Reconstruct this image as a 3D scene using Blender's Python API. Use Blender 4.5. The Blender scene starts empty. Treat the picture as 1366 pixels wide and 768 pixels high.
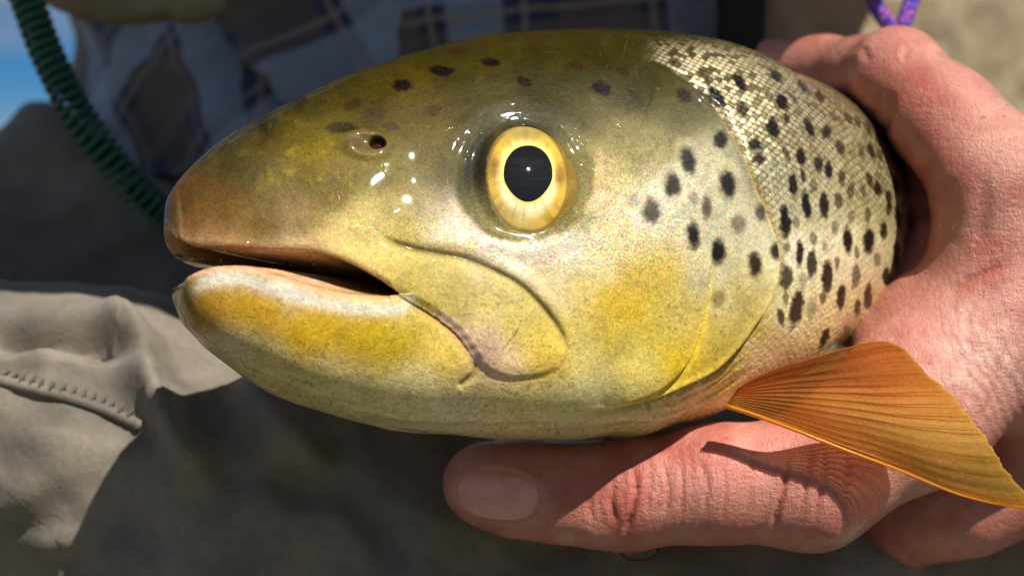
import bpy, math, random
import numpy as np
from mathutils import Vector, Matrix, noise as mnoise
from mathutils.bvhtree import BVHTree

random.seed(7)
RNG = np.random.default_rng(11)
scene = bpy.context.scene

# ------------------------------------------------------------------ camera, sky, sun, exposure
CAM = np.array([0.0, 0.0, 0.62])          # camera position, level, looking along +Y
FPX = 2186.0                              # focal length in pixels of the 1366 px wide photograph
cam_data = bpy.data.cameras.new('camera')
cam = bpy.data.objects.new('camera', cam_data)
scene.collection.objects.link(cam)
cam.location = CAM
cam.rotation_euler = (math.radians(90), 0, 0)
cam_data.sensor_width = 36.0
cam_data.lens = 36.0 * FPX / 1366.0
cam_data.clip_start = 0.01
cam_data.clip_end = 3000
cam_data.dof.use_dof = True
cam_data.dof.focus_distance = 0.378
cam_data.dof.aperture_fstop = 12.0
scene.camera = cam

SUN_EL = math.radians(50)
SUN_AZ = math.radians(32)                 # to the right of straight behind the camera
sun_dir = Vector((math.sin(SUN_AZ) * math.cos(SUN_EL), -math.cos(SUN_AZ) * math.cos(SUN_EL), math.sin(SUN_EL)))
world = bpy.data.worlds.new('World')
scene.world = world
world.use_nodes = True
wn, wl = world.node_tree.nodes, world.node_tree.links
wn.clear()
w_out = wn.new('ShaderNodeOutputWorld'); w_bg = wn.new('ShaderNodeBackground')
w_sky = wn.new('ShaderNodeTexSky'); w_sky.sky_type = 'NISHITA'; w_sky.sun_disc = False
w_sky.sun_elevation = SUN_EL
w_sky.sun_rotation = math.atan2(sun_dir.x, sun_dir.y)
w_sky.altitude = 1500; w_sky.air_density = 0.9; w_sky.dust_density = 0.1; w_sky.ozone_density = 3.0
w_bg.inputs['Strength'].default_value = 0.05
w_tc = wn.new('ShaderNodeTexCoord'); w_map = wn.new('ShaderNodeMapping')
w_map.inputs['Scale'].default_value = (2.0, 2.0, 15.0)
w_noise = wn.new('ShaderNodeTexNoise'); w_noise.inputs['Scale'].default_value = 1.6
w_noise.inputs['Detail'].default_value = 7; w_noise.inputs['Roughness'].default_value = 0.55
w_ramp = wn.new('ShaderNodeValToRGB')
w_ramp.color_ramp.elements[0].position = 0.42; w_ramp.color_ramp.elements[1].position = 0.62
w_mix = wn.new('ShaderNodeMix'); w_mix.data_type = 'RGBA'
w_mix.inputs['B'].default_value = (5.0, 5.2, 5.6, 1)
wl.new(w_tc.outputs['Generated'], w_map.inputs['Vector']); wl.new(w_map.outputs['Vector'], w_noise.inputs['Vector'])
wl.new(w_noise.outputs['Fac'], w_ramp.inputs['Fac']); wl.new(w_ramp.outputs['Color'], w_mix.inputs['Factor'])
w_hs = wn.new('ShaderNodeHueSaturation'); w_hs.inputs['Saturation'].default_value = 1.45
w_map.inputs['Location'].default_value = (1.7, .4, .10)
wl.new(w_sky.outputs['Color'], w_hs.inputs['Color']); wl.new(w_hs.outputs['Color'], w_mix.inputs['A']); wl.new(w_mix.outputs['Result'], w_bg.inputs['Color'])
wl.new(w_bg.outputs['Background'], w_out.inputs['Surface'])

sun_data = bpy.data.lights.new('sun', 'SUN')
sun_data.energy = 5.0
sun_data.angle = math.radians(0.5)
sun_data.color = (1.0, 0.93, 0.82)
sun = bpy.data.objects.new('sun', sun_data)
scene.collection.objects.link(sun)
sun.rotation_euler = sun_dir.to_track_quat('Z', 'Y').to_euler()
sun.location = sun_dir * 5

scene.view_settings.view_transform = 'Standard'
scene.view_settings.look = 'None'
scene.view_settings.exposure = 0.35
scene.view_settings.gamma = 1.0
scene.view_settings.use_curve_mapping = False

# ------------------------------------------------------------------ helpers
def at(px, py, d):
    """the point of the place at distance d in front of the camera, seen at (px, py) in the photograph"""
    px = np.asarray(px, float); py = np.asarray(py, float); d = np.asarray(d, float)
    return np.stack([(px - 683.0) / FPX * d, d + 0 * px, -(py - 384.0) / FPX * d + CAM[2]], -1)

def project(p):
    return np.stack([683.0 + FPX * p[..., 0] / p[..., 1], 384.0 - FPX * (p[..., 2] - CAM[2]) / p[..., 1]], -1)

def lin(c):
    c = np.asarray(c, float) / 255.0
    return np.where(c <= 0.04045, c / 12.92, ((c + 0.055) / 1.055) ** 2.4)

def smooth(a, b, x):
    t = np.clip((x - a) / (b - a), 0, 1)
    return t * t * (3 - 2 * t)

def seg_dist(P, line, margin=70.0):
    """distance of points P (N,2) to a polyline, side (positive = right of travel in image axes) and run along it;
    points farther than the margin from its box are simply far away"""
    line = np.asarray(line, float)
    if margin is not None:
        ok = np.nonzero((P[:, 0] > line[:, 0].min() - margin) & (P[:, 0] < line[:, 0].max() + margin) & (P[:, 1] > line[:, 1].min() - margin) & (P[:, 1] < line[:, 1].max() + margin))[0]
        best = np.full(len(P), 1e3, np.float32); side = np.ones(len(P), np.float32); along = np.zeros(len(P), np.float32)
        best[ok], side[ok], along[ok] = seg_dist(P[ok], line, None)
        return best, side, along
    best = np.full(len(P), 1e9, np.float32); side = np.zeros(len(P), np.float32); along = np.zeros(len(P), np.float32)
    acc = 0.0
    for a, b in zip(line[:-1], line[1:]):
        ab = b - a; L = np.hypot(*ab)
        t = np.clip(((P - a) @ ab) / (L * L), 0, 1)
        q = a + t[:, None] * ab
        d = np.hypot(P[:, 0] - q[:, 0], P[:, 1] - q[:, 1])
        m = d < best
        s = ab[0] * (P[:, 1] - a[1]) - ab[1] * (P[:, 0] - a[0])
        best[m] = d[m]; side[m] = np.sign(s[m]); along[m] = (acc + t * L)[m]
        acc += L
    return best, side, along / acc

def inside(P, poly):
    poly = np.asarray(poly, float)
    c = np.zeros(len(P), bool); j = len(poly) - 1
    x, y = P[:, 0], P[:, 1]
    for i in range(len(poly)):
        xi, yi = poly[i]; xj, yj = poly[j]
        m = ((yi > y) != (yj > y))
        c ^= m & (x < (xj - xi) * (y - yi) / (yj - yi + 1e-12) + xi)
        j = i
    return c

def spline(pts, n=12):
    """Catmull-Rom through the points"""
    p = np.asarray(pts, float)
    p = np.vstack([2 * p[0] - p[1], p, 2 * p[-1] - p[-2]])
    out = []
    for i in range(1, len(p) - 2):
        t = np.linspace(0, 1, n, endpoint=False)[:, None]
        a, b, c, d = p[i - 1], p[i], p[i + 1], p[i + 2]
        out.append(0.5 * ((2 * b) + (-a + c) * t + (2 * a - 5 * b + 4 * c - d) * t ** 2 + (-a + 3 * b - 3 * c + d) * t ** 3))
    out.append(p[-2][None])
    return np.vstack(out)

def vnoise(x, y, scale, seed=0, octaves=1):
    """smooth value noise in -1..1"""
    tot = np.zeros(np.shape(x), np.float32); amp = 1.0; norm = 0
    for o in range(octaves):
        r = np.random.default_rng(seed * 31 + o).random((128, 128)).astype(np.float32)
        u = np.asarray(x) / scale; v = np.asarray(y) / scale
        i = np.floor(u).astype(int); j = np.floor(v).astype(int)
        f = (u - i).astype(np.float32); g = (v - j).astype(np.float32)
        f = f * f * (3 - 2 * f); g = g * g * (3 - 2 * g)
        i0, i1, j0, j1 = i % 128, (i + 1) % 128, j % 128, (j + 1) % 128
        tot += amp * ((r[i0, j0] * (1 - f) + r[i1, j0] * f) * (1 - g) + (r[i0, j1] * (1 - f) + r[i1, j1] * f) * g)
        norm += amp; amp *= 0.5; scale *= 0.5
    return tot / norm * 2 - 1

def mesh_object(name, verts, faces, material=None, parent=None, smooth_shade=True, attrs=None):
    """one mesh object from numpy arrays; faces an (N,3)/(N,4) array or a list of lists"""
    me = bpy.data.meshes.new(name)
    verts = np.asarray(verts, np.float32)
    if isinstance(faces, list):
        me.from_pydata(verts.tolist(), [], faces)
    else:
        faces = np.asarray(faces, np.int32); n, k = faces.shape
        me.vertices.add(len(verts)); me.vertices.foreach_set('co', verts.ravel())
        me.loops.add(n * k); me.loops.foreach_set('vertex_index', faces.ravel())
        me.polygons.add(n); me.polygons.foreach_set('loop_start', np.arange(0, n * k, k, dtype=np.int32))
        me.update(calc_edges=True)
    for key, val in (attrs or {}).items():
        if key == 'Col' or np.ndim(val) == 2:
            a = me.attributes.new(key, 'FLOAT_COLOR', 'POINT')
            c = np.ones((len(verts), 4), np.float32); c[:, :3] = val
            a.data.foreach_set('color', c.ravel())
        else:
            a = me.attributes.new(key, 'FLOAT', 'POINT')
            a.data.foreach_set('value', np.asarray(val, np.float32))
    if smooth_shade:
        me.polygons.foreach_set('use_smooth', np.ones(len(me.polygons), bool))
    if material: me.materials.append(material)
    o = bpy.data.objects.new(name, me)
    scene.collection.objects.link(o)
    if parent is not None: o.parent = parent
    return o

def empty(name, loc=(0, 0, 0)):
    o = bpy.data.objects.new(name, None); scene.collection.objects.link(o)
    o.empty_display_size = 0.02
    return o

def tag(o, label=None, category=None, group=None, kind=None):
    if label: o['label'] = label
    if category: o['category'] = category
    if group: o['group'] = group
    if kind: o['kind'] = kind
    return o

def grid_faces(nu, nv, wrap_v=False):
    i = np.arange(nu - 1)[:, None]; j = np.arange(nv if wrap_v else nv - 1)[None, :]
    a = i * nv + j; b = i * nv + (j + 1) % nv; c = (i + 1) * nv + (j + 1) % nv; d = (i + 1) * nv + j
    return np.stack([a, b, c, d], -1).reshape(-1, 4)

def tube(path, radii, nseg=12, caps=True):
    """swept tube along 3-D points"""
    path = np.asarray(path, float); n = len(path); radii = np.broadcast_to(radii, (n,))
    tan = np.gradient(path, axis=0); tan /= np.linalg.norm(tan, axis=1)[:, None] + 1e-12
    up = np.array([0.13, 0.31, 0.94]); V = []
    for k in range(n):
        s = np.cross(tan[k], up); s /= np.linalg.norm(s) + 1e-12
        w = np.cross(s, tan[k]); up = w
        a = np.linspace(0, 2 * np.pi, nseg, endpoint=False)[:, None]
        V.append(path[k] + radii[k] * (np.cos(a) * s + np.sin(a) * w))
    V = np.vstack(V); F = grid_faces(n, nseg, True).tolist()
    if caps:
        F.append(list(range(nseg))[::-1]); F.append(list(range((n - 1) * nseg, n * nseg)))
    return V, F

class Nodes:
    """a small wrapper for writing node trees"""
    def __init__(self, name):
        self.mat = bpy.data.materials.new(name); self.mat.use_nodes = True
        self.t = self.mat.node_tree; self.n = self.t.nodes; self.n.clear()
        self.out = self.n.new('ShaderNodeOutputMaterial')
        self.p = self.n.new('ShaderNodeBsdfPrincipled')
        self.t.links.new(self.p.outputs[0], self.out.inputs['Surface'])
    def new(self, kind, **kw):
        o = self.n.new(kind)
        for k, v in kw.items(): setattr(o, k, v)
        return o
    def put(self, sock, v):
        if isinstance(v, bpy.types.NodeSocket): self.t.links.new(v, sock)
        else: sock.default_value = v
    def set(self, **kw):
        for k, v in kw.items(): self.put(self.p.inputs[k.replace('_', ' ')], v)
    def noise(self, scale, detail=3, rough=0.55, vec=None, kind='ShaderNodeTexNoise', distortion=0.0):
        o = self.new(kind); o.inputs['Scale'].default_value = scale
        if kind == 'ShaderNodeTexNoise':
            o.inputs['Detail'].default_value = detail; o.inputs['Roughness'].default_value = rough
            o.inputs['Distortion'].default_value = distortion
        self.put(o.inputs['Vector'], vec if vec is not None else self.coord())
        return o.outputs[0]
    def coord(self, which='Object'):
        if not hasattr(self, '_tc'): self._tc = self.new('ShaderNodeTexCoord')
        return self._tc.outputs[which]
    def mapping(self, vec, scale=(1, 1, 1), rot=(0, 0, 0)):
        o = self.new('ShaderNodeMapping'); o.inputs['Scale'].default_value = scale; o.inputs['Rotation'].default_value = rot
        self.put(o.inputs['Vector'], vec); return o.outputs[0]
    def attr(self, name, col=False):
        o = self.new('ShaderNodeAttribute', attribute_name=name)
        return o.outputs['Color' if col else 'Fac']
    def math(self, op, a, b=0.5, clamp=False):
        o = self.new('ShaderNodeMath', operation=op, use_clamp=clamp)
        self.put(o.inputs[0], a); self.put(o.inputs[1], b); return o.outputs[0]
    def ramp(self, v, lo, hi, a=0.0, b=1.0):
        o = self.new('ShaderNodeMapRange'); o.interpolation_type = 'SMOOTHSTEP'
        self.put(o.inputs['Value'], v)
        for k, x in zip(('From Min', 'From Max', 'To Min', 'To Max'), (lo, hi, a, b)): o.inputs[k].default_value = x
        return o.outputs[0]
    def mix(self, fac, a, b, blend='MIX'):
        o = self.new('ShaderNodeMix', data_type='RGBA', blend_type=blend)
        self.put(o.inputs['Factor'], fac)
        for s, v in (('A', a), ('B', b)):
            i = [x for x in o.inputs if x.name == s and x.type == 'RGBA'][0]
            self.put(i, v if isinstance(v, bpy.types.NodeSocket) else (*v, 1))
        return [x for x in o.outputs if x.type == 'RGBA'][0]
    def bump(self, height, dist, strength=1.0, normal=None):
        o = self.new('ShaderNodeBump'); o.inputs['Distance'].default_value = dist; o.inputs['Strength'].default_value = strength
        self.put(o.inputs['Height'], height)
        if normal is not None: self.put(o.inputs['Normal'], normal)
        return o.outputs[0]

# ------------------------------------------------------------------ the trout: body shape
BODY_LEN = 0.60
S_FINE = np.linspace(0, BODY_LEN, 3001)
YAW_HEAD = 24.0
yaw = np.radians(np.interp(S_FINE, [0, .12, .155, .19, .27, .34, .42, .60], [YAW_HEAD, YAW_HEAD + 2, 46, 82, 84, 55, 15, 5]))
k_ = np.ones(81) / 81
yaw = np.convolve(np.pad(yaw, 40, mode='edge'), k_, mode='valid')
ds = S_FINE[1] - S_FINE[0]
AX0 = at(219, 320, 0.366)
axx = AX0[0] + np.concatenate([[0], np.cumsum(np.cos(yaw[:-1]) * ds)])
axy = AX0[1] + np.concatenate([[0], np.cumsum(np.sin(yaw[:-1]) * ds)])
ax_px = 683 + FPX * axx / axy

TOP = np.array([(219, 296), (219.6, 284), (221, 270), (226, 256), (240, 236), (260, 216), (290, 190), (320, 170), (350, 153), (400, 128), (450, 106), (500, 88),
    (550, 72), (600, 58), (650, 47), (700, 41), (750, 38), (800, 36.5), (850, 38), (900, 42), (950, 50), (985, 60)], float)
BOT = np.array([(219, 300), (220.5, 312), (225, 328), (231, 350), (234, 378), (236, 397), (243, 417), (252, 434), (270, 455), (300, 479), (340, 504), (390, 528),
    (450, 548), (520, 565), (600, 577), (680, 583), (750, 585), (800, 583), (850, 578), (900, 568), (940, 556), (985, 541)], float)

TOP = spline(TOP, 6); BOT = spline(BOT, 6)
TOP[:, 0] = np.maximum.accumulate(TOP[:, 0]); BOT[:, 0] = np.maximum.accumulate(BOT[:, 0])
def outline_z(tab, px, d): return -(np.interp(px, tab[:, 0], tab[:, 1]) - 384) / FPX * d
zt = outline_z(TOP, ax_px, axy); zb = outline_z(BOT, ax_px, axy)
s_in = S_FINE[np.searchsorted(ax_px, 985)]
bz_t = np.interp(S_FINE, [s_in, .15, .175, .20, .24, .30, .40, .52, .60], [zt[np.searchsorted(S_FINE, s_in)], .0605, .0600, .0595, .0590, .056, .046, .030, .032])
bz_b = np.interp(S_FINE, [s_in, .15, .175, .20, .24, .30, .40, .52, .60], [zb[np.searchsorted(S_FINE, s_in)], -.0285, -.0250, -.0225, -.0215, -.021, -.012, .000, -.002])
zt = np.where(S_FINE <= s_in, zt, bz_t); zb = np.where(S_FINE <= s_in, zb, bz_b)
hw = np.interp(S_FINE, [0, .0008, .002, .005, .01, .02, .04, .06, .09, .12, .15, .19, .25, .35, .5, .6],
                       [0, .0040, .0062, .0094, .0128, .0175, .0220, .0260, .0310, .0345, .0374, .0390, .0375, .029, .014, .005])
hw = np.where(S_FINE < .005, .0094 * np.sqrt(S_FINE / .005), hw)
_h = np.convolve(np.pad(hw, 15, mode='edge'), np.ones(31) / 31, mode='valid'); hw = np.where(S_FINE > .006, _h, hw)

def sections(si, phi, zt_, zb_):
    """base surface; phi 0 = back, pi/2 = near flank, pi = belly. Returns lateral and height offsets and the frame"""
    T = np.interp(si, S_FINE, zt_)[:, None]; B = np.interp(si, S_FINE, zb_)[:, None]; W = np.interp(si, S_FINE, hw)[:, None]
    u = np.cos(phi)[None, :]
    head = smooth(0.16, 0.06, si)[:, None]
    # widest a little below the middle on the head
    mid = (T + B) / 2 - head * 0.15 * (T - B)
    z = np.where(u > 0, mid + (T - mid) * u, mid + (mid - B) * u)
    qt = 2.0 - 0.02 * head; qb = 1.92 + 0.75 * head
    au = np.clip(np.abs(u), 0, 1)
    g = np.where(u > 0, (1 - au ** qt) ** (1 / qt), (1 - au ** qb) ** (1 / qb))
    return W * g, z

ROLL = np.radians(np.interp(S_FINE, [0, .02, .12, .20, .60], [9, 13, 13, 6, 2]))    # belly turned a little towards the camera
def frame(si):
    """centre line point and the directions along, out of the near flank, and up, for each station"""
    a = np.interp(si, S_FINE, yaw); r = np.interp(si, S_FINE, ROLL)
    C = np.stack([np.interp(si, S_FINE, axx), np.interp(si, S_FINE, axy), CAM[2] + np.interp(si, S_FINE, (zt + zb) / 2)], -1)
    et = np.stack([np.cos(a), np.sin(a), 0 * a], -1)
    el = np.stack([np.sin(a) * np.cos(r), -np.cos(a) * np.cos(r), np.sin(r)], -1)
    ez = np.stack([-np.sin(a) * np.sin(r), np.cos(a) * np.sin(r), np.cos(r)], -1)
    return C, et, el, ez

def to_world(si, lat, z):
    C, et, el, ez = frame(si)
    zr = z - np.interp(si, S_FINE, (zt + zb) / 2)[:, None] + 0 * lat
    return C[:, None] + lat[..., None] * el[:, None] + zr[..., None] * ez[:, None]

def ease(f, n=21):
    """smooth a profile evenly in the square root of the distance from the snout, so that the round tip stays round"""
    g = np.linspace(0, math.sqrt(BODY_LEN), 2400); v = np.interp(g ** 2, S_FINE, f); h = n // 2
    p = np.concatenate([2 * v[0] - v[h:0:-1], v, 2 * v[-1] - v[-2:-h - 2:-1]])
    w = np.hanning(n + 2)[1:-1]; w /= w.sum()
    return np.interp(np.sqrt(S_FINE), g, np.convolve(p, w, mode='valid'))

# fit the back and belly lines so that the seen outline falls where it should
phi_c = np.linspace(0, np.pi, 61)
s_c = np.interp(np.linspace(0, 1, 420) ** 1.6, [0, 1], [0.00002, 0.30])
for it in range(7):
    lat, z = sections(s_c, phi_c, zt, zb)
    q = project(to_world(s_c, lat, z))
    cpx = np.interp(s_c, S_FINE, ax_px)
    for tab, which in ((TOP, 't'), (BOT, 'b')):
        xs = np.arange(224, 985, 4.0)
        # silhouette per column from the section polylines
        sel = np.full(len(xs), np.nan)
        pxs = q[..., 0].ravel(); pys = q[..., 1].ravel()
        idx = np.round((pxs - 224) / 4).astype(int); ok = (idx >= 0) & (idx < len(xs))
        if which == 't':
            tmp = np.full(len(xs), 1e9); np.minimum.at(tmp, idx[ok], pys[ok])
        else:
            tmp = np.full(len(xs), -1e9); np.maximum.at(tmp, idx[ok], pys[ok])
        err = tmp - np.interp(xs, tab[:, 0], tab[:, 1]); err[np.abs(err) > 60] = 0
        err = np.convolve(np.pad(err, 3, mode='edge'), np.ones(7) / 7, mode='valid')
        e_s = np.interp(ax_px, xs, err) * smooth(1000, 960, ax_px) * (S_FINE < 0.2)
        dz = e_s / FPX * axy * 0.8
        if which == 't': zt = zt + dz
        else: zb = zb + dz
    zt = ease(zt); zb = ease(zb)
hw = ease(hw, 25)

# ------------------------------------------------------------------ the trout: fine surface, relief and colouring
NU, NV = 860, 500
m_px = project(to_world(S_FINE, *[a for a in sections(S_FINE, np.array([np.pi / 2]), zt, zb)]))[:, 0, 0]
t_px = 384 - FPX * zt / axy; b_px = 384 - FPX * zb / axy
meas = np.abs(np.gradient(m_px)) + 0.5 * np.abs(np.gradient(t_px)) + 0.5 * np.abs(np.gradient(b_px)) + 0.12
meas = np.where(S_FINE > 0.20, 0.06, meas)
# finer sampling right at the snout
s_hi = np.concatenate([np.geomspace(1e-6, 2e-4, 40), S_FINE[1:]])
cum = np.concatenate([np.linspace(0, 60, 40), 60 + np.cumsum(meas[1:])])
s_st = np.interp(np.linspace(0, cum[-1], NU), cum, s_hi)
phi = np.linspace(0, np.pi, NV)
lat0, z0 = sections(s_st, phi, zt, zb)
base = to_world(s_st, lat0, z0)
du = np.gradient(base, axis=0); dv = np.gradient(base, axis=1)
nrm = np.cross(du, dv); nrm /= np.linalg.norm(nrm, axis=-1, keepdims=True) + 1e-15
if (nrm[NU // 2, NV // 2] @ (base[NU // 2, NV // 2] - CAM)) > 0: nrm = -nrm
nrm[:3] = nrm[3]
UV = project(base).reshape(-1, 2).astype(np.float32)
X, Y = UV[:, 0], UV[:, 1]
S_ = np.repeat(s_st, NV).astype(np.float32)
ring = np.concatenate([np.zeros((NU, 1)), np.cumsum(np.hypot(np.diff(lat0, axis=1), np.diff(z0, axis=1)), axis=1)], 1).ravel()
near_face = smooth(0.16, 0.19, S_)          # beyond this the flank turns away

LIP_UP = spline([(196, 300), (222, 308), (236, 321), (256, 328), (304, 329), (354, 332), (400, 333), (433, 339), (467, 353), (505, 374), (530, 392)], 6)
LIP_LO = spline([(196, 384), (236, 377), (248, 367), (267, 358), (292, 352), (329, 352), (361, 363), (407, 377), (454, 388), (501, 393), (528, 392)], 6)
MOUTH = np.vstack([LIP_UP, LIP_LO[::-1]])
MAX_LOW = spline([(470, 367), (500, 379), (539, 398), (578, 421), (609, 446), (629, 474), (641, 491), (656, 501), (680, 508), (705, 507), (727, 503), (748, 492), (759, 472)], 6)
MAX_TOP = spline([(505, 313), (523, 322), (566, 334), (617, 343), (656, 358), (695, 380), (727, 412), (750, 445), (759, 472)], 6)
MAXILLA = np.vstack([spline([(300, 335), (400, 344), (470, 367)], 4), MAX_LOW, MAX_TOP[::-1], [(470, 300), (400, 310), (330, 318)]])
OPERC = spline([(852, 84), (880, 84), (905, 99), (935, 124), (960, 153), (980, 186), (995, 220), (1008, 254), (1022, 284), (1032, 310), (1039, 342), (1037, 374), (1025, 407), (1008, 432), (988, 460),
                (953, 493), (915, 513), (870, 532), (810, 548), (740, 556)], 3)
SUBOP = spline([(952, 300), (952, 340), (948, 372), (942, 410), (933, 444), (914, 483), (883, 513), (840, 532), (798, 540)], 6)
EYE_C = np.array([703.5, 238.0])

H = np.zeros(len(X), np.float32)            # relief in mm along the normal
d_mt, sd_mt, al_mt = seg_dist(UV, MAX_TOP)
d_ml, sd_ml, al_ml = seg_dist(UV, MAX_LOW)
in_max = inside(UV, MAXILLA)
in_plate = np.where(in_max, smooth(0, 7, d_ml) * smooth(520, 600, X), 0)
edge = np.minimum(d_ml, np.where(X > 505, d_mt, 99))
H += np.where(in_max, (0.95 - .45 * smooth(.55, .75, al_ml)) * smooth(0, 12, edge) * smooth(440, 580, X) + 0.4 * smooth(0, 26, edge) * smooth(470, 560, X), 0)
H -= 0.7 * np.exp(-(d_mt / 3.0) ** 2) * smooth(0.0, 0.12, al_mt) * smooth(1.0, .82, al_mt)
H -= np.where(~in_max, 0.5 * np.exp(-(d_ml / 9.0) ** 2) * smooth(500, 560, X) * smooth(.62, .45, al_ml), 0)
H += np.where(~in_max & (sd_mt < 0), 0.45 * np.exp(-((d_mt - 11) / 9.0) ** 2) * smooth(.1, .3, al_mt) * smooth(1., .8, al_mt), 0)
# scalloped tooth-bearing rim near the back of the upper jaw
H += np.where(in_max, 0.12 * np.sin(al_ml * 150) * np.exp(-((d_ml - 7) / 6.0) ** 2) * smooth(.30, .42, al_ml) * smooth(.68, .55, al_ml), 0)
# crease at the angle of the jaw
d_c, _, _ = seg_dist(UV, spline([(634, 486), (632, 498), (624, 506), (616, 512)], 5)); H -= 0.6 * np.exp(-(d_c / 5.0) ** 2)
# gill cover: two plates overlapping backwards
d_o, sd_o, al_o = seg_dist(UV, OPERC, None)
d_s, sd_s, al_s = seg_dist(UV, SUBOP)
w_o = smooth(0.02, 0.14, al_o) * smooth(1.0, .80, al_o)
front = sd_o > 0
H += np.where(front, 1.1 * smooth(0, 6, d_o) * smooth(110, 8, d_o), 0) * w_o
H -= np.where(~front, 1.1 * np.exp(-(d_o / 7.0) ** 2), 0) * w_o
H += np.where(front, 0.5 * np.exp(-((d_o - 6) / 4.0) ** 2), 0) * w_o
w_s = smooth(0., .25, al_s) * smooth(1.0, .85, al_s)
H += np.where(sd_s > 0, 0.8 * smooth(0, 4, d_s) * smooth(64, 4, d_s), 0) * w_s - np.where(sd_s <= 0, 0.6 * np.exp(-(d_s / 6.0) ** 2), 0) * w_s
# preopercle: a soft ridge and furrow down the cheek
d_p, sd_p, al_p = seg_dist(UV, spline([(846, 190), (862, 250), (872, 320), (868, 390), (846, 450), (806, 492), (764, 512)], 6))
H -= 0.15 * np.exp(-(d_p / 10.0) ** 2) * smooth(0, .2, al_p) * smooth(1, .8, al_p)
# folds of the gill membrane and throat
for f, dep, wd in (([(860, 546), (920, 527), (965, 503), (1000, 470)], .5, 3), ([(820, 560), (900, 546), (960, 520), (1005, 486)], .6, 3), ([(905, 541), (950, 520), (990, 492)], .4, 2.4),
                   ([(470, 556), (560, 566), (660, 570), (760, 566)], .30, 4), ([(560, 545), (660, 556), (760, 556)], .22, 5), ([(420, 528), (520, 549), (600, 556)], .2, 4), ([(700, 578), (790, 574), (880, 560)], .3, 4)):
    dd, _, aa = seg_dist(UV, spline(f, 6)); H -= dep * np.exp(-(dd / wd) ** 2) * smooth(0, .2, aa) * smooth(1, .8, aa)
# lower jaw: thick lip roll
d_ll, _, _ = seg_dist(UV, LIP_LO)
d_lu, _, _ = seg_dist(UV, LIP_UP)
H += np.where(Y > np.interp(X, LIP_LO[:, 0], LIP_LO[:, 1]), 0.35 * np.exp(-((d_ll - 12) / 10.0) ** 2), 0) * smooth(620, 520, X) * smooth(235, 270, X)
H += 0.5 * np.exp(-((np.hypot(X - 600, (Y - 470) * 1.4)) / 55) ** 2)
# nostril: raised rim round two pits
def ell(cx, cy, rx, ry, ang=0.0, x=X, y=Y):
    a = math.radians(ang); dx, dy = x - cx, y - cy
    return np.hypot((dx * math.cos(a) + dy * math.sin(a)) / rx, (-dx * math.sin(a) + dy * math.cos(a)) / ry)
e1 = ell(488, 194, 31, 18, 8)
H += 0.9 * np.exp(-((e1 - .80) / .34) ** 2)
n_pit = ell(504, 191, 12, 9, 10); n_pit2 = ell(471, 193, 12, 9, -15)
H -= 2.4 * smooth(1.1, .5, n_pit) - 0.5 * np.exp(-n_pit2 ** 2)
e2 = ell(456, 171, 26, 10, 0)
# bones of the face
H += 0.7 * np.exp(-(ell(420, 222, 42, 32)) ** 2) - 0.4 * np.exp(-(ell(560, 235, 38, 34)) ** 2) + 0.9 * np.exp(-ell(640, 322, 60, 16, 8) ** 2)
H += 0.40 * vnoise(X, Y, 80, 3, 1) * smooth(1040, 980, X) + 0.03 * vnoise(X, Y, 24, 4, 1) * smooth(1000, 940, X)

# scales on the body behind the gill cover
scaled = np.where(front, smooth(9, 0, d_o) * 0, 1.0) * np.where(X > 850, 1, 0)
scaled *= np.where((X < 1000) & (Y < 100) & front, 0, 1)
scaled *= smooth(838, 960, X + vnoise(X, Y, 14, 8) * 22 + .5 * (Y - 60)) * smooth(0, 6, np.where(front, 0, d_o) + np.where(X > 1045, 9, 0))
scaled = np.where(S_ > 0.15, 1.0, scaled)
SU, SV = 0.00205, 0.00200
uu = (S_ - 0.10) / (SU * .5); vv = ring / SV
uu = uu + 0.35 * vnoise(S_ * 4000, ring * 4000, 40, 21); vv = vv + 0.22 * vnoise(S_ * 4000, ring * 4000, 33, 22) + S_ * 35
core = np.zeros(len(X), np.float32); lift = np.zeros(len(X), np.float32); sid = np.zeros(len(X), np.float32); found = np.zeros(len(X), bool)
c0 = np.floor(uu).astype(int)
for back in (2, 1, 0):
    c = c0 - back
    off = (c % 2) * 0.5
    r = np.round(vv - off)
    lu = uu - c                                  # 0..3 from the front of the scale
    lv = vv - off - r                            # -.5 .. .5
    e = np.hypot((lu - 1.05) / 1.38, lv / 0.56)
    m = (e < 1) & ~found
    core[m] = smooth(1.0, 0.45, e[m]); lift[m] = (lu[m] / 2.4); found |= m
    sid[m] = ((c * 73856093) ^ (r.astype(int) * 19349663))[m] % 1009 / 1009.0
lvv = vv - np.round(vv)
H += scaled * (0.20 * lift * found + 0.07 * core + found * .22 * (((sid * 7.31) % 1) - .5) * (lift - .5) + found * .2 * (((sid * 3.77) % 1) - .5) * lvv)

DISP = nrm * (H[:, None].reshape(NU, NV, 1) * 1e-3)

# eye socket: the rim meets the eyeball, the hole lies behind it
k = np.argmin((X - EYE_C[0]) ** 2 + (Y - EYE_C[1]) ** 2 + np.where(S_ > .15, 1e6, 0))
eye_p = base.reshape(-1, 3)[k]; eye_n = nrm.reshape(-1, 3)[k]
EYE_R = 0.0270
EYE_CTR = eye_p - eye_n * (EYE_R - 0.0024)
view = CAM - EYE_CTR; view /= np.linalg.norm(view)
def iris_r(x, y): return ell(703.5, 238.5, 54, 71, -6, x, y)
ir = iris_r(X, Y)
orb = ell(695, 235, 84, 86, -20)
rel = base.reshape(-1, 3) - EYE_CTR; nn = nrm.reshape(-1, 3)
bb = np.einsum('ij,ij->i', rel, nn); cc = np.einsum('ij,ij->i', rel, rel) - (EYE_R + 0.00012) ** 2
disc = bb * bb - cc; t_eye = np.where(disc > 0, -bb + np.sqrt(np.maximum(disc, 0)), 0)
near_eye = (orb < 1.05) & (disc > 0)
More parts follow.
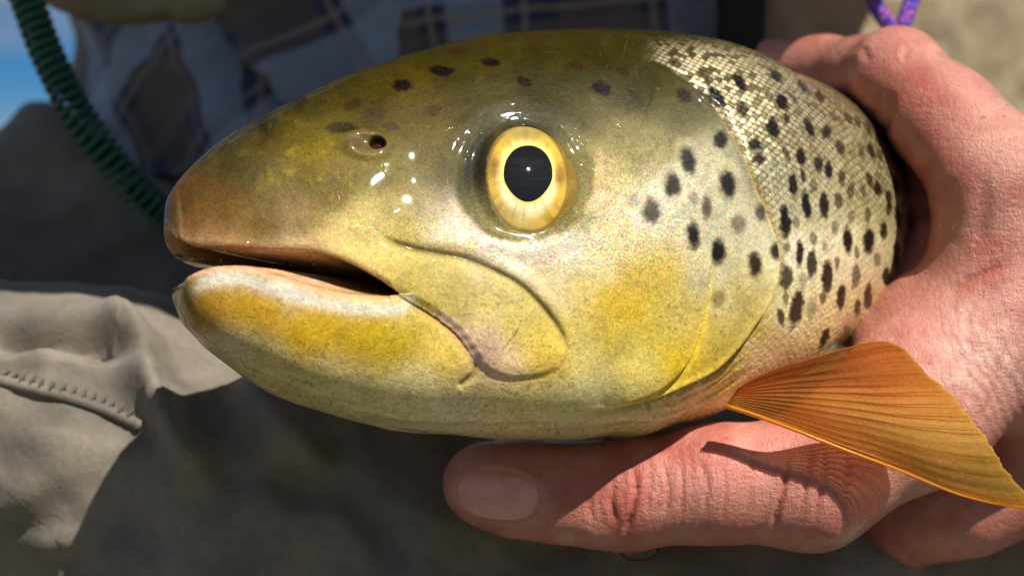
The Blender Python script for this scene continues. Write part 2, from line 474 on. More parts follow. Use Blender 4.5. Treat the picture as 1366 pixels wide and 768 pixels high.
wgt = smooth(1.04, 0.66, orb)
hole = smooth(1.03, 0.93, ir)
t_rim = np.clip(t_eye, -.004, .0022)
dd = DISP.reshape(-1, 3)
dd_eye = nn * (t_rim * wgt * smooth(1.75, 1.15, ir) - 0.0030 * hole)[:, None] + dd * (1 - wgt)[:, None]
dd[near_eye] = dd_eye[near_eye]
# furrow round the orbit
DISP = dd.reshape(NU, NV, 3)
fr = -0.00022 * np.exp(-((orb - 1.02) / .10) ** 2) * smooth(720, 660, X).reshape(-1) + 0.0001 * np.exp(-((orb - 1.2) / .12) ** 2)
DISP = DISP + nrm * fr.reshape(NU, NV, 1)

# the mouth: everything between the lips is drawn back to the throat
in_mouth = inside(UV, MOUTH) & (S_ < 0.12)
e_m = np.minimum(d_ll, d_lu)
e_sg = np.where(in_mouth, e_m, -e_m); w_f = 3 * smooth(285, 240, X)
kk = np.where((X < 540) & (S_ < .12) & (np.abs(Y - 350) < 60), smooth(0, 1, (e_sg + 2.0 + w_f) / (7.0 + 2 * w_f)) ** (1 + 1.6 * smooth(300, 250, X)) * (.70 + .22 * smooth(420, 280, X)), 0).reshape(NU, NV, 1)
throat = frame(np.array([.066]))[0][0] + np.array([0, 0, at(0, 392, .392)[2] - frame(np.array([.066]))[0][0][2]])
pos = base + DISP
lipfade = np.where(in_mouth, 0, np.exp(-(e_m / 5.0) ** 2)).reshape(NU, NV, 1)
pos = pos - nrm * 0.0007 * lipfade * (X < 520).reshape(NU, NV, 1) * (X > 236).reshape(NU, NV, 1)
pos = pos * (1 - kk) + throat * kk

# ---- colour
CP = np.array([
 (300,200,72,64,26),(350,165,74,66,30),(400,135,75,68,30),(500,100,82,75,26),(600,75,78,74,22),(700,60,78,74,24),(800,60,80,76,24),(900,60,84,78,32),(1000,80,92,84,42),(1100,140,105,95,52),
 (330,215,98,86,40),(400,180,125,110,45),(550,140,128,106,20),(620,120,104,94,32),(500,130,105,95,32),(750,100,88,86,34),(850,130,116,114,72),(900,150,128,126,88),(780,170,122,116,72),
 (240,270,112,80,30),(262,300,150,100,30),(300,290,140,104,38),(350,300,150,118,55),(400,300,165,138,80),(420,215,165,142,36),(380,240,140,120,48),(450,250,150,130,58),(520,230,150,138,82),
 (560,180,122,106,48),(600,230,118,112,70),(560,270,165,150,98),(600,300,224,206,180),(650,322,236,220,200),(580,285,200,185,150),(500,300,178,162,98),(540,305,150,135,66),
 (262,332,172,135,98),(304,328,190,150,98),(400,332,205,172,122),(450,338,210,184,115),(500,352,215,192,112),(550,372,220,198,100),(600,390,225,204,115),(650,405,225,205,122),(700,430,226,204,112),
 (725,470,226,198,92),(600,355,224,202,120),(680,490,222,200,170),(640,462,226,190,172),
 (245,380,150,118,46),(250,402,165,116,20),(280,412,192,142,12),(330,408,218,172,24),(400,432,222,178,24),(470,442,216,178,44),(540,452,220,192,74),(600,475,220,198,100),
 (300,372,218,206,178),(380,384,226,214,190),(460,404,226,212,186),(540,414,225,206,165),
 (300,460,206,190,150),(360,490,206,194,148),(450,500,210,198,150),(450,540,212,206,172),(560,520,222,212,172),(600,570,224,218,196),(300,396,222,172,20),(360,414,226,178,22),(440,426,226,182,30),(510,440,226,190,58),(270,396,200,150,20),(840,420,236,200,56),(800,350,236,218,170),(740,380,232,214,160),(900,420,230,202,110),(700,540,226,215,160),(750,575,222,216,180),(850,560,224,212,150),(930,540,228,205,112),
 (700,345,238,224,200),(760,330,238,226,206),(800,260,218,200,162),(820,230,188,172,115),(780,380,226,204,122),(820,400,232,196,58),(855,360,226,196,82),(840,330,236,216,160),(820,445,226,202,100),(880,440,228,203,84),
 (905,480,234,196,40),(860,500,228,208,116),(780,470,220,203,120),(780,520,226,214,152),(900,250,212,204,176),(860,280,212,202,182),(950,230,204,196,160),(980,300,216,208,174),(950,360,218,206,160),
 (980,400,222,204,132),(1005,428,228,196,90),(960,460,230,202,96),(960,500,228,196,62),(775,225,168,156,108),(765,285,128,118,60),(800,240,206,182,126),(840,185,150,144,104),(890,195,168,160,122),(760,220,148,142,104),(780,190,148,138,90),(730,150,110,100,50),(650,140,112,102,52),(800,200,165,155,110),
 (1000,150,135,125,82),(1050,170,140,130,88),(1100,200,150,138,92),(1000,220,152,150,118),(1050,250,165,160,122),(1100,270,170,162,122),(1150,250,150,140,86),(1180,220,128,118,66),(1200,280,150,140,92),
 (1060,340,202,196,165),(1120,340,196,186,154),(1180,340,185,172,128),(1060,420,216,200,146),(1120,420,206,190,136),(1020,480,226,205,142),(1100,460,212,190,122),(1150,420,190,175,116),(950,100,88,80,36),(1060,110,96,88,44)], float)
cp_col = lin(CP[:, 2:])
k_dark = np.where((CP[:, 1] < 175) & (CP[:, 0] < 960), .28, 1.0) * np.where((CP[:, 0] < 460) & (CP[:, 1] < 325), .42, 1.0) * np.where((CP[:, 0] > 470) & (CP[:, 0] < 640) & (CP[:, 1] > 175) & (CP[:, 1] < 275), .55, 1.0) * np.where((CP[:, 0] > 700) & (CP[:, 0] < 900) & (CP[:, 1] > 120) & (CP[:, 1] < 225), .58, 1.0) * np.where((CP[:, 0] > 960) & (CP[:, 1] < 260), .62, 1.0)
cp_col = cp_col * k_dark[:, None] * np.where((k_dark < .6)[:, None], np.array([1.0, .97, .62]), 1.0)
cx_c, cy_c = CP[:, 0], CP[:, 1]
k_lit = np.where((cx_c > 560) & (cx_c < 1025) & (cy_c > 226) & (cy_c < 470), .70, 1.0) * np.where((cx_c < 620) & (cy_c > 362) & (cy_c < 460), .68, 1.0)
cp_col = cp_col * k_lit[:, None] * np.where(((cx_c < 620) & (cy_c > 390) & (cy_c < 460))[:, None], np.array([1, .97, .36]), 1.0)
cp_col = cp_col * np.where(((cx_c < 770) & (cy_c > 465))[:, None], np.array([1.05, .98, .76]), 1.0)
cp_col = np.minimum(cp_col * np.where(((cx_c > 1030) & (cy_c > 300))[:, None], 1.4, 1.0), .86)
            # the back, the snout and the front of the orbit are darker skin
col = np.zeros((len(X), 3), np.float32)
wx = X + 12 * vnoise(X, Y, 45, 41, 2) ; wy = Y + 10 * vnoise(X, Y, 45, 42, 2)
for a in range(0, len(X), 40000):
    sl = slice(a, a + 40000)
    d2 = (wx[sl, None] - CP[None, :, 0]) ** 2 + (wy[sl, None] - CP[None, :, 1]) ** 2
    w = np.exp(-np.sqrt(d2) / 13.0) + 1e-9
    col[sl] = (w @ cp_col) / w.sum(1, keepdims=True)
met = np.zeros(len(X), np.float32); rgh = np.full(len(X), .33, np.float32)

def over(mask, rgb):
    c = lin(rgb).astype(np.float32)
    col[:] = col * (1 - mask[:, None]) + c * mask[:, None]

# mottling: golden flecks on the snout, grey on the temple, fine dark specks everywhere
over(np.clip(vnoise(X, Y, 26, 51, 3) - .15, 0, 1) * .55 * smooth(640, 480, X) * smooth(330, 280, Y), (90, 78, 24))
over(np.clip(vnoise(X, Y, 12, 52, 2) - .25, 0, 1) * .6 * np.exp(-ell(420, 225, 70, 50) ** 2), (205, 170, 40))
over(np.clip(vnoise(X, Y, 20, 53, 3), 0, 1) * .5 * np.exp(-ell(820, 220, 60, 60) ** 2), (215, 190, 130))
over(np.clip(vnoise(X, Y, 9, 54, 2) - .1, 0, 1) * .4 * np.exp(-ell(800, 250, 60, 70) ** 2), (120, 96, 60))
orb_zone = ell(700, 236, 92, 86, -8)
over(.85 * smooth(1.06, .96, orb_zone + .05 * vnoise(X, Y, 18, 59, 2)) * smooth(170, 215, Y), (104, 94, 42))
over(np.clip(vnoise(X, Y, 30, 55, 2) - .1, 0, 1) * .7 * smooth(160, 90, Y) * smooth(430, 520, X), (58, 54, 14))
over(np.clip(vnoise(X, Y, 16, 56, 2) - .2, 0, 1) * .35 * smooth(300, 420, Y) * smooth(560, 700, X) * smooth(980, 900, X), (236, 190, 30))
speck = np.clip(vnoise(X, Y, 3.2, 57) - .42, 0, 1) * 1.7
over(np.clip(speck * smooth(330, 400, Y) * smooth(1030, 960, X) * (.35 + .4 * (vnoise(X, Y, 60, 58) > 0)) , 0, .55), (116, 92, 40))
over(np.clip(speck * smooth(300, 200, Y) * .5, 0, .5), (60, 50, 18))
# orbit
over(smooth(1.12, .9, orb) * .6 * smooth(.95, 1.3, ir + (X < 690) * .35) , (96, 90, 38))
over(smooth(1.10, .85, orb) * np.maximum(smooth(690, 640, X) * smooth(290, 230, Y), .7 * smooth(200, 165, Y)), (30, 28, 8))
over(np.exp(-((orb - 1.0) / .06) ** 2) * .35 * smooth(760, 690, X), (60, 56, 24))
# lips and gums
below = (Y > np.interp(X, LIP_LO[:, 0], LIP_LO[:, 1])) & ~in_mouth
teeth = .5 + .5 * np.sin(X * .75 + 2 * vnoise(X, Y, 20, 61))
over(np.where(below, smooth(13, 6, d_ll + 2 * teeth) * smooth(560, 480, X) * smooth(240, 262, X), 0) * .85, (206, 158, 118))
over(np.where(below, np.exp(-((d_ll - 20) / 9) ** 2) * smooth(575, 520, X) * smooth(245, 280, X), 0) * .85, (236, 230, 214))
over(np.where(~below & ~in_mouth, smooth(13, 3, d_lu + 2 * teeth), 0) * .6, (200, 148, 104))
over(np.where(in_max, smooth(18, 5, d_ml + 3 * np.sin(al_ml * 150)) * smooth(.3, .42, al_ml) * smooth(.78, .62, al_ml), 0) * .8, (224, 186, 172))
over(np.where(in_max, smooth(12, 3, d_ml) * smooth(.66, .75, al_ml), 0) * .5, (222, 160, 84))
over(np.where(~in_max, np.exp(-(d_ml / 6) ** 2) * smooth(.2, .35, al_ml) * smooth(.62, .5, al_ml), 0) * .7, (196, 128, 66))
over(np.exp(-(d_mt / 4) ** 2) * .75 * smooth(0, .1, al_mt) * smooth(1., .9, al_mt), (86, 76, 34))
over(np.where(in_max, np.exp(-((d_mt - 8) / 7) ** 2), 0) * .5 * smooth(0.3, .5, al_mt) * smooth(1., .9, al_mt), (176, 160, 60))
over(np.where(in_mouth, smooth(-2, 5, e_m), 0) * .95, (132, 66, 36))
over(np.exp(-(d_c / 4) ** 2) * .5, (150, 126, 60))
# gill cover edges
over(np.exp(-(d_o / 4.5) ** 2) * w_o * .7 * smooth(130, 220, Y), (228, 186, 64))
over(np.exp(-((d_s - 2) / 4) ** 2) * w_s * .7 * smooth(340, 440, Y), (240, 204, 66))
over(np.where(~front, np.exp(-((d_o - 5) / 4.5) ** 2), 0) * w_o * .55 * smooth(140, 220, Y), (128, 108, 44))
# nostril
over(smooth(1.05, .5, e1) * .6, (86, 62, 38))
over(np.exp(-((e1 - .8) / .4) ** 2) * .5, (120, 104, 64))
over(smooth(1.2, .7, n_pit), (52, 26, 16)); over(smooth(1.2, .6, n_pit2) * .7, (88, 66, 44)); over(smooth(1.15, .5, e2) * .85, (30, 26, 14))

# scales: pale centres, brightened on the upper back to paint in sun glints
sc_h = smooth(330, 180, Y)
over(scaled * found * core * np.clip(np.clip(.1 + 1.1 * sid ** 1.5, 0, 1) * (.55 + .1 * sc_h) + .8 * np.exp(-ell(925, 100, 90, 50, 32) ** 2) * (sid > .25), 0, 1) * smooth(38, 80, Y - .22 * np.maximum(X - 950, 0)), (248, 234, 190))
over(scaled * np.where(found, smooth(.35, .0, core), 1) * (.62 * sc_h + .30), (56, 46, 20))
met = met + scaled * core * (.15 + .6 * sid ** 2) * (.6 + .4 * sc_h)
rgh = rgh - scaled * .12
rgh = rgh - .09 * smooth(190, 110, Y) * (X < 960)
# silvery cheek
sil = np.exp(-ell(690, 325, 150, 34, 6) ** 2) + .8 * np.exp(-ell(840, 285, 75, 60) ** 2) + .5 * np.exp(-ell(880, 380, 90, 110) ** 2)
met = np.maximum(met, np.clip(sil, 0, 1) * .17 * (X < 1040))

SPOTS = [(912,131,10,12,-25,.85),(959,188,9,11,0,.9),(957,130,7,17,-35,1),(903,83,5,10,-50,.7),(987,110,6,13,-35,.9),(989,144,7,11,-25,.8),(1030,170,8,14,-10,.95),(1008,197,8,13,-8,.95),(1011,214,9,7,0,.8),
 (1034,101,5,13,-42,.95),(1043,136,7,11,-30,.95),(1070,115,4,13,-42,.9),(1079,171,5,13,-20,.9),(1102,176,6,10,-12,.85),(1120,197,5,11,-15,.8),(1068,210,6,11,0,.9),(1091,218,6,11,-5,.85),(1105,228,5,11,-4,.9),(1122,237,5,10,-4,.8),
 (1057,247,6,17,-8,.9),(1075,275,6,19,-6,.95),(1099,275,6,17,-5,.9),(1118,268,5,10,-5,.7),(1148,202,4,9,-15,.6),(1161,202,4,12,-18,.85),(1173,207,4,9,-20,.6),(1193,215,4,13,-18,.85),(1131,158,4,10,-35,.7),(1143,163,4,8,-35,.6),(1171,184,4,9,-30,.7),
 (1159,241,4,10,-10,.7),(1170,252,5,11,-10,.85),(1184,265,4,12,-8,.85),(1195,247,4,11,-15,.7),(1206,250,4,10,-18,.8),(1150,252,4,9,-5,.5),(1111,155,4,8,-30,.5),(1047,296,7,22,-4,.95),(1130,319,6,16,0,.95),(1158,319,7,17,0,.9),(1178,309,5,12,0,.85),
 (1197,291,4,14,-8,.85),(1213,293,4,13,-8,.85),(1185,278,4,8,0,.7),(1066,338,5,18,0,.9),(1082,353,6,18,3,.85),(1049,371,7,17,5,.8),(1103,369,7,19,0,.95),(1141,369,6,16,3,.65),(1121,395,6,17,4,.95),(1157,395,5,17,4,.9),(1181,368,4,12,4,.85),
 (1195,340,4,18,0,.85),(1210,325,4,10,-3,.5),(1169,345,5,10,0,.45),(1062,411,8,24,10,.9),(1099,450,5,14,18,.9),(1082,411,6,14,8,.35),(1113,304,5,9,0,.5),(1085,250,5,9,0,.5),(1135,290,4,9,0,.4),
 (918,216,10,17,-15,1),(897,247,11,17,-5,.95),(967,248,11,19,-8,1),(941,277,7,16,-3,.7),(869,281,13,18,-5,.8),(925,315,9,18,-3,1),(958,337,10,18,-3,1),(983,299,10,13,0,.5),(1010,285,7,13,-5,.7),(1030,335,7,14,0,.95),(1004,352,9,19,-3,.95),
 (958,397,9,11,0,.38),(925,265,7,10,0,.3),(845,268,10,10,0,.25),
 (589,96,19,8,4,1),(536,114,18,8,-6,1),(656,85,14,7,8,1),(470,140,16,7,-20,.6),(610,70,14,5,-8,.7),(520,168,12,7,0,.5),(770,88,12,6,10,.6),(830,95,10,6,20,.6),(660,103,14,7,6,.4),(699,109,12,8,15,1),(579,147,14,9,-15,.5),(504,150,13,8,0,.35),(801,117,16,10,22,1),(748,72,14,5,5,.4),(845,127,12,5,45,.5),(640,60,14,4,-6,.35),(720,62,12,4,0,.3)]
jit = vnoise(X, Y, 9.0, 73) * .22 + vnoise(X, Y, 4.5, 71) * .18 + vnoise(X, Y, 2.2, 72) * .12
rs_ = random.Random(3)
for _ in range(400):                          # the smaller ones between
    x_, y_ = rs_.uniform(1040, 1216), rs_.uniform(120, 440)
    if all(math.hypot((x_ - q[0]) * 1.35, (y_ - q[1]) * .75) > 19 for q in SPOTS): SPOTS.append((x_, y_, rs_.uniform(3, 4.6), rs_.uniform(7, 11), rs_.uniform(-14, 4) - 22 * (y_ < 210), rs_.uniform(.35, .85)))
for (cx, cy, rx, ry, ang, al) in SPOTS:
    if cx > 1040 or (cx > 940 and cy < 215): rx, ry, al = rx * 1.12, ry * 1.10, min(1, al * 1.1)
    R_ = 2.8 * max(rx, ry)
    w_i = np.nonzero((np.abs(X - cx) < R_) & (np.abs(Y - cy) < R_))[0]
    e = ell(cx, cy, rx, ry, ang, X[w_i], Y[w_i]); sub = col[w_i]
    def lay(sub, m, rgb): return sub * (1 - m[:, None]) + lin(rgb) * m[:, None]
    if cx < 1045 and cx > 840 and cy > 200: sub = lay(sub, np.exp(-((e - 1.6) / .35) ** 2) * .28, (206, 198, 160))
    soft = cx < 1045 and cy > 200
    m = (smooth(1.28, .52, e + .6 * jit[w_i]) if soft else smooth(1.22, .62, e + .8 * jit[w_i])) * al
    sub = lay(sub, np.minimum(m * .55, smooth(1.5, .9, e) * .4), (94, 58, 22))
    sub = lay(sub, m * .985, (13, 9, 7))
    col[w_i] = sub; met[w_i] *= (1 - m)

# behind the hand: olive back, pale belly, scattered spots
t_ = np.tile(phi / np.pi, NU); w_t = smooth(.215, .26, S_)[:, None]
tail_c = lin((70, 62, 26)) * (1 - smooth(.15, .6, t_))[:, None] + lin((190, 172, 120)) * smooth(.15, .6, t_)[:, None]
tail_c = tail_c * (1 - .9 * (smooth(.38, .5, vnoise(S_ * 5000, ring * 5000, 34, 75)) * smooth(.85, .6, t_))[:, None])
col = (col * (1 - w_t) + tail_c * w_t).astype(np.float32)

# hidden half mirrored at a coarser step
fs = 4
near = pos
C_, et_, el_, ez_ = [v[:, None] for v in frame(s_st)]
rel_ = near - C_
f_t = (rel_ * et_).sum(-1); f_n = (rel_ * el_).sum(-1); f_z = (rel_ * ez_).sum(-1)
f_n[:, 0] = 0; f_n[:, -1] = 0
idx_far = np.arange(NV - 1 - fs, fs - 1, -fs)
def unframe(ft, fn, fz): return C_ + ft[..., None] * et_ + fn[..., None] * el_ + fz[..., None] * ez_
near = unframe(f_t, f_n, f_z)
far = unframe(f_t[:, idx_far], -f_n[:, idx_far], f_z[:, idx_far])
allp = np.concatenate([near, far], 1); NR = allp.shape[1]
ids = np.concatenate([np.arange(NV), idx_far])
def both(a): return a.reshape((NU, NV) + a.shape[1:])[:, ids].reshape((NU * NR,) + a.shape[1:])
V = allp.reshape(-1, 3)
F = grid_faces(NU, NR, True)
tip = V[:NR].mean(0); end = V[-NR:].mean(0)
V = np.vstack([V, tip, end])
capf = np.array([[len(V) - 2, (j + 1) % NR, j, j] for j in range(NR)])
col = np.clip(col, 0.002, .9)
app = lambda a: np.concatenate([a, a[:1], a[-1:]])

# ------------------------------------------------------------------ trout materials
def make_fish_material():
    m = Nodes('wet_trout_skin')
    c = m.attr('Col', True); met_ = m.attr('Met'); rg = m.attr('Rgh')
    co = m.coord()
    fine = m.noise(2600, 3, .7, co); mid = m.noise(700, 3, .6, co)
    mott = m.noise(230, 6, .68, co, distortion=.6)
    cell = m.new('ShaderNodeTexVoronoi'); cell.inputs['Scale'].default_value = 1500; m.put(cell.inputs['Vector'], co)
    csep = m.new('ShaderNodeSeparateColor'); m.put(csep.inputs[0], cell.outputs['Color'])
    grain = m.math('MULTIPLY', m.ramp(fine, .3, .7, .84, 1.16), m.ramp(mott, .34, .66, .88, 1.12))
    grain = m.math('MULTIPLY', grain, m.ramp(csep.outputs[0], 0, 1, .90, 1.10))
    dots = m.new('ShaderNodeTexVoronoi'); dots.inputs['Scale'].default_value = 1050; dots.inputs['Randomness'].default_value = 1.0; m.put(dots.inputs['Vector'], co)
    dot = m.math('MULTIPLY', m.ramp(dots.outputs['Distance'], .30, .16), m.ramp(m.noise(90, 3, .6, co), .45, .62, .0, .30))
    mul = m.new('ShaderNodeVectorMath', operation='MULTIPLY')
    cdot = m.mix(dot, c, (.10, .06, .02))
    m.put(mul.inputs[0], cdot); cmb = m.new('ShaderNodeCombineXYZ')
    for i in range(3): m.put(cmb.inputs[i], grain)
    m.put(mul.inputs[1], cmb.outputs[0])
    # pearly shimmer where the skin is silvery
    hue = m.noise(420, 2, .6, co)
    pearl = m.mix(m.ramp(hue, .38, .62), (1.0, .80, .66), (.78, .92, 1.0))
    shim = m.mix(m.math('MULTIPLY', met_, .9), mul.outputs[0], pearl, 'MULTIPLY')
    m.set(Base_Color=shim, Metallic=met_, Roughness=rg, IOR=1.4, Specular_IOR_Level=.12)
    m.set(Subsurface_Weight=0.06, Subsurface_Scale=0.0015)
    m.p.inputs['Subsurface Radius'].default_value = (1.0, .7, .35)
    glit = m.noise(3800, 1, .5, co)
    rain = m.new('ShaderNodeTexNoise'); rain.inputs['Scale'].default_value = 2300; rain.inputs['Detail'].default_value = 2; m.put(rain.inputs['Vector'], co)
    rr_ = m.new('ShaderNodeVectorMath', operation='MULTIPLY_ADD'); m.put(rr_.inputs[0], rain.outputs['Color']); rr_.inputs[1].default_value = (3.6, 3.2, 3.6); rr_.inputs[2].default_value = (-.78, -.58, -.80)
    shim2 = m.mix(m.attr('Sil'), shim, rr_.outputs[0], 'MULTIPLY')
    m.set(Base_Color=shim2)
    b1 = m.bump(m.math('ADD', m.math('ADD', m.math('MULTIPLY', fine, .6), mid), m.math('MULTIPLY', csep.outputs[1], .35)), .00026, .6)
    b1 = m.bump(mott, .0010, .14, b1)
    b1 = m.bump(glit, .00016, m.p.inputs['Metallic'].default_value + .35, b1)
    m.set(Normal=b1)
    # the film of water on top
    film = m.noise(60, 1, .4, co, distortion=.8); film2 = m.noise(190, 2, .5, co)
    film3 = m.ramp(m.noise(48, 2, .5, co, distortion=1.6), .50, .525)
    cb = m.bump(film3, .00035, .8)
    cb = m.bump(m.math('ADD', film, m.math('MULTIPLY', film2, .004)), .0014, .5, cb)
    m.set(Coat_Weight=1.0, Coat_Roughness=.035, Coat_IOR=1.33, Coat_Normal=cb)
    return m.mat
fish_mat = make_fish_material()

trout = empty('brown_trout')
tag(trout, 'large brown trout with black spots and yellow jaw held up in a wet hand', 'fish')
F = np.vstack([F, ])
body = mesh_object('body', V, F, fish_mat, trout, True, {'Col': app(both(col)), 'Met': app(both(np.clip(met, 0, .8))), 'Rgh': app(both(rgh)), 'Sil': app(both(np.clip(sil * .75 * (X < 1040) + .35 * (X < 1040) * smooth(380, 300, Y) * smooth(120, 200, Y) + .3 * scaled, 0, .8).astype(np.float32)))})
tip_cap = None

# ------------------------------------------------------------------ eyes
def eye_mesh(ctr, axis, flip):
    """front of the eyeball as a polar cap; colours follow the ring of the iris"""
    ax = axis / np.linalg.norm(axis)
    up = np.array([0, 0, 1.0]); rt = np.cross(up, ax); rt /= np.linalg.norm(rt); up = np.cross(ax, rt)
    nr, na = 90, 160
    th = np.linspace(0.002, math.asin(.0152 / EYE_R), nr)[:, None]; an = np.linspace(0, 2 * np.pi, na, endpoint=False)[None]
    p = ctr + EYE_R * (np.cos(th)[..., None] * ax + np.sin(th)[..., None] * (np.cos(an)[..., None] * rt + np.sin(an)[..., None] * up))
    return p, th + 0 * an, an + 0 * th

def make_eye_material():
    m = Nodes('wet_eye')
    fine = m.noise(2400, 3, .6)
    c = m.mix(m.ramp(fine, .35, .65, 0, .16), m.attr('Col', True), (.30, .20, .05), 'MIX')
    m.set(Base_Color=c, Metallic=m.attr('Met'), Roughness=.45, Specular_IOR_Level=.2, Coat_Weight=1.0, Coat_Roughness=.015, Coat_IOR=1.4)
    m.set(Normal=m.bump(fine, .0002, .35))
    return m.mat
eye_mat = make_eye_material()
mp = Nodes('pupil_black'); mp.set(Base_Color=(.004, .005, .007, 1), Roughness=.6, Specular_IOR_Level=.05, Coat_Weight=1.0, Coat_Roughness=.03, Coat_IOR=1.4)

eye_ax = eye_n
p, th, an = eye_mesh(EYE_CTR, eye_ax, 1)
q = project(p).reshape(-1, 2); x, y = q[:, 0], q[:, 1]
r_ir = iris_r(x, y)
# pupil: pear-shaped, drawn to a blunt point below
def pupil_r(x, y):
    dx = (x - 704.5) / (32.5 * (1 - .20 * smooth(236, 276, y))); dy = (y - 231.5) / 37.5
    return (np.abs(dx) ** 2.1 + np.abs(dy) ** 2.1) ** (1 / 2.1)
pr = pupil_r(x, y)
ec = np.tile(lin((250, 240, 186)), (len(x), 1))
def eover(m, rgb): ec[:] = ec * (1 - m[:, None]) + lin(rgb) * m[:, None]
eover(smooth(.62, .82, r_ir) * .9, (222, 178, 30))
eover(smooth(.93, 1.0, r_ir) * .85, (96, 72, 20))
eover(smooth(1.20, 1.04, pr) * .6, (236, 196, 100))
eover(np.exp(-ell(659, 222, 10, 18, 0, x, y) ** 2) * .9, (96, 68, 26))
eover(np.exp(-ell(746, 233, 11, 17, 0, x, y) ** 2) * .9, (98, 66, 30))
eover(np.exp(-ell(703, 178, 40, 10, 0, x, y) ** 2) * .85, (150, 146, 92))
eover(np.exp(-ell(690, 285, 30, 16, 30, x, y) ** 2) * .4, (246, 236, 190))
eover(np.clip(vnoise(x, y, 9, 81, 3) + .0, 0, 1) * .4, (214, 180, 90)); eover(np.clip(vnoise(np.arctan2(y - 232, x - 704) * 60, pr * 8, 5, 82, 2), 0, 1) * .75, (158, 116, 40)); eover(np.clip(vnoise(x, y, 14, 83, 3) - .1, 0, 1) * .55 * smooth(.55, .8, r_ir), (112, 86, 26)); eover(np.exp(-((pr - 1.06) / .05) ** 2) * .9, (250, 206, 96))
nr, na = th.shape
em = np.where(r_ir < 1, .32, .05)
trout_eye = mesh_object('eye', np.vstack([p.reshape(-1, 3), (EYE_CTR + EYE_R * eye_ax / np.linalg.norm(eye_ax))]), grid_faces(nr, na, True), eye_mat, trout, True,
                        {'Col': np.vstack([ec, ec[:1]]), 'Met': np.append(em, .3)})
# pupil patch a hair above the iris
gx, gy = np.meshgrid(np.linspace(-1, 1, 2), np.linspace(-1, 1, 2))
na2, nr2 = 72, 14
def pupil_patch(ctr, lift=0.00006):
    pts = []
    for i in range(nr2):
        rr = max(i / (nr2 - 1), .004)
        for j in range(na2):
            a = 2 * math.pi * j / na2
            lo, hi = 0, 60
            for _ in range(22):
                md = (lo + hi) / 2
                if pupil_r(np.array(704.5 + md * math.cos(a)), np.array(231.5 + md * math.sin(a))) < 1: lo = md
                else: hi = md
            xx, yy = 704.5 + lo * rr * math.cos(a), 231.5 + lo * rr * math.sin(a)
            d = at(xx, yy, 1.0) - CAM; d /= np.linalg.norm(d)
            oc = CAM - ctr; b = d @ oc; c = oc @ oc - (EYE_R + lift) ** 2
            t = -b - math.sqrt(max(b * b - c, 0)); pts.append(CAM + t * d)
    return np.array(pts)
pv = pupil_patch(EYE_CTR)
pupil = mesh_object('pupil', pv, grid_faces(nr2, na2, True), mp.mat, trout_eye)
# the eye on the hidden side, mirrored in the plane of symmetry
s_e = .075
_C, _t, _l, _z = frame(np.array([s_e]))
def mirror(P):
    P = np.asarray(P); return P - 2 * ((P - _C[0]) @ _l[0])[..., None] * _l[0]
ev = np.vstack([p.reshape(-1, 3), (EYE_CTR + EYE_R * eye_ax / np.linalg.norm(eye_ax))])
eye_far = mesh_object('eye', mirror(ev), grid_faces(nr, na, True)[:, ::-1], eye_mat, trout, True, {'Col': np.vstack([ec, ec[:1]]), 'Met': np.append(em, .3)})
mesh_object('pupil', mirror(pv), grid_faces(nr2, na2, True)[:, ::-1], mp.mat, eye_far)

# ------------------------------------------------------------------ pectoral fins
def make_fin_material(name, base, tint, ray=False):
    m = Nodes(name)
    c = m.attr('Col', True)
    fine = m.noise(1500, 2, .6)
    c = m.mix(m.ramp(fine, .35, .7, 0, .22), c, (.10, .05, .01))
    m.set(Base_Color=c, Roughness=.42, Coat_Weight=.5, Coat_Roughness=.12, Coat_IOR=1.33)
    m.set(Normal=m.bump(m.noise(700, 2), .0003, .5))
    tr = m.new('ShaderNodeBsdfTranslucent'); tb_ = m.new('ShaderNodeHueSaturation'); tb_.inputs['Value'].default_value = 1.5; tb_.inputs['Saturation'].default_value = .85; m.put(tb_.inputs['Color'], c); m.put(tr.inputs['Color'], tb_.outputs[0])
    tp = m.new('ShaderNodeBsdfTransparent'); tp.inputs['Color'].default_value = (*tint, 1)
    mx = m.new('ShaderNodeMixShader'); mx.inputs[0].default_value = .30
    m.t.links.new(m.p.outputs[0], mx.inputs[1]); m.t.links.new(tr.outputs[0], mx.inputs[2])
    mx2 = m.new('ShaderNodeMixShader'); mx2.inputs[0].default_value = .46 if ray else .50
    m.t.links.new(mx.outputs[0], mx2.inputs[1]); m.t.links.new(tp.outputs[0], mx2.inputs[2])
    m.t.links.new(mx2.outputs[0], m.out.inputs['Surface'])
    return m.mat
fin_mat = make_fin_material('fin_membrane', None, (1.0, .76, .38))
ray_mat = make_fin_material('fin_ray', None, (.95, .5, .1), True)

FIN_LEAD = spline([(968, 541), (1000, 551), (1060, 573), (1120, 597), (1200, 627), (1270, 656), (1320, 670), (1366, 678), (1392, 676)], 8)
FIN_TRAIL = spline([(984, 519), (1005, 506), (1040, 491), (1080, 479), (1130, 464), (1160, 456), (1186, 455)], 8)
FIN_EDGE = spline([(1186, 455), (1206, 464), (1222, 480), (1240, 500), (1262, 517), (1285, 541), (1308, 570), (1328, 598), (1346, 628), (1366, 652), (1392, 676)], 8)
def resample(pl, n):
    pl = np.asarray(pl); s = np.concatenate([[0], np.cumsum(np.hypot(*np.diff(pl, axis=0).T))]); t = np.linspace(0, s[-1], n)
    return np.stack([np.interp(t, s, pl[:, 0]), np.interp(t, s, pl[:, 1])], -1)
NRAY, NT = 15, 44
lead = resample(FIN_LEAD, NT); trail = resample(FIN_TRAIL, NT)
edge_pts = resample(FIN_EDGE, 200)
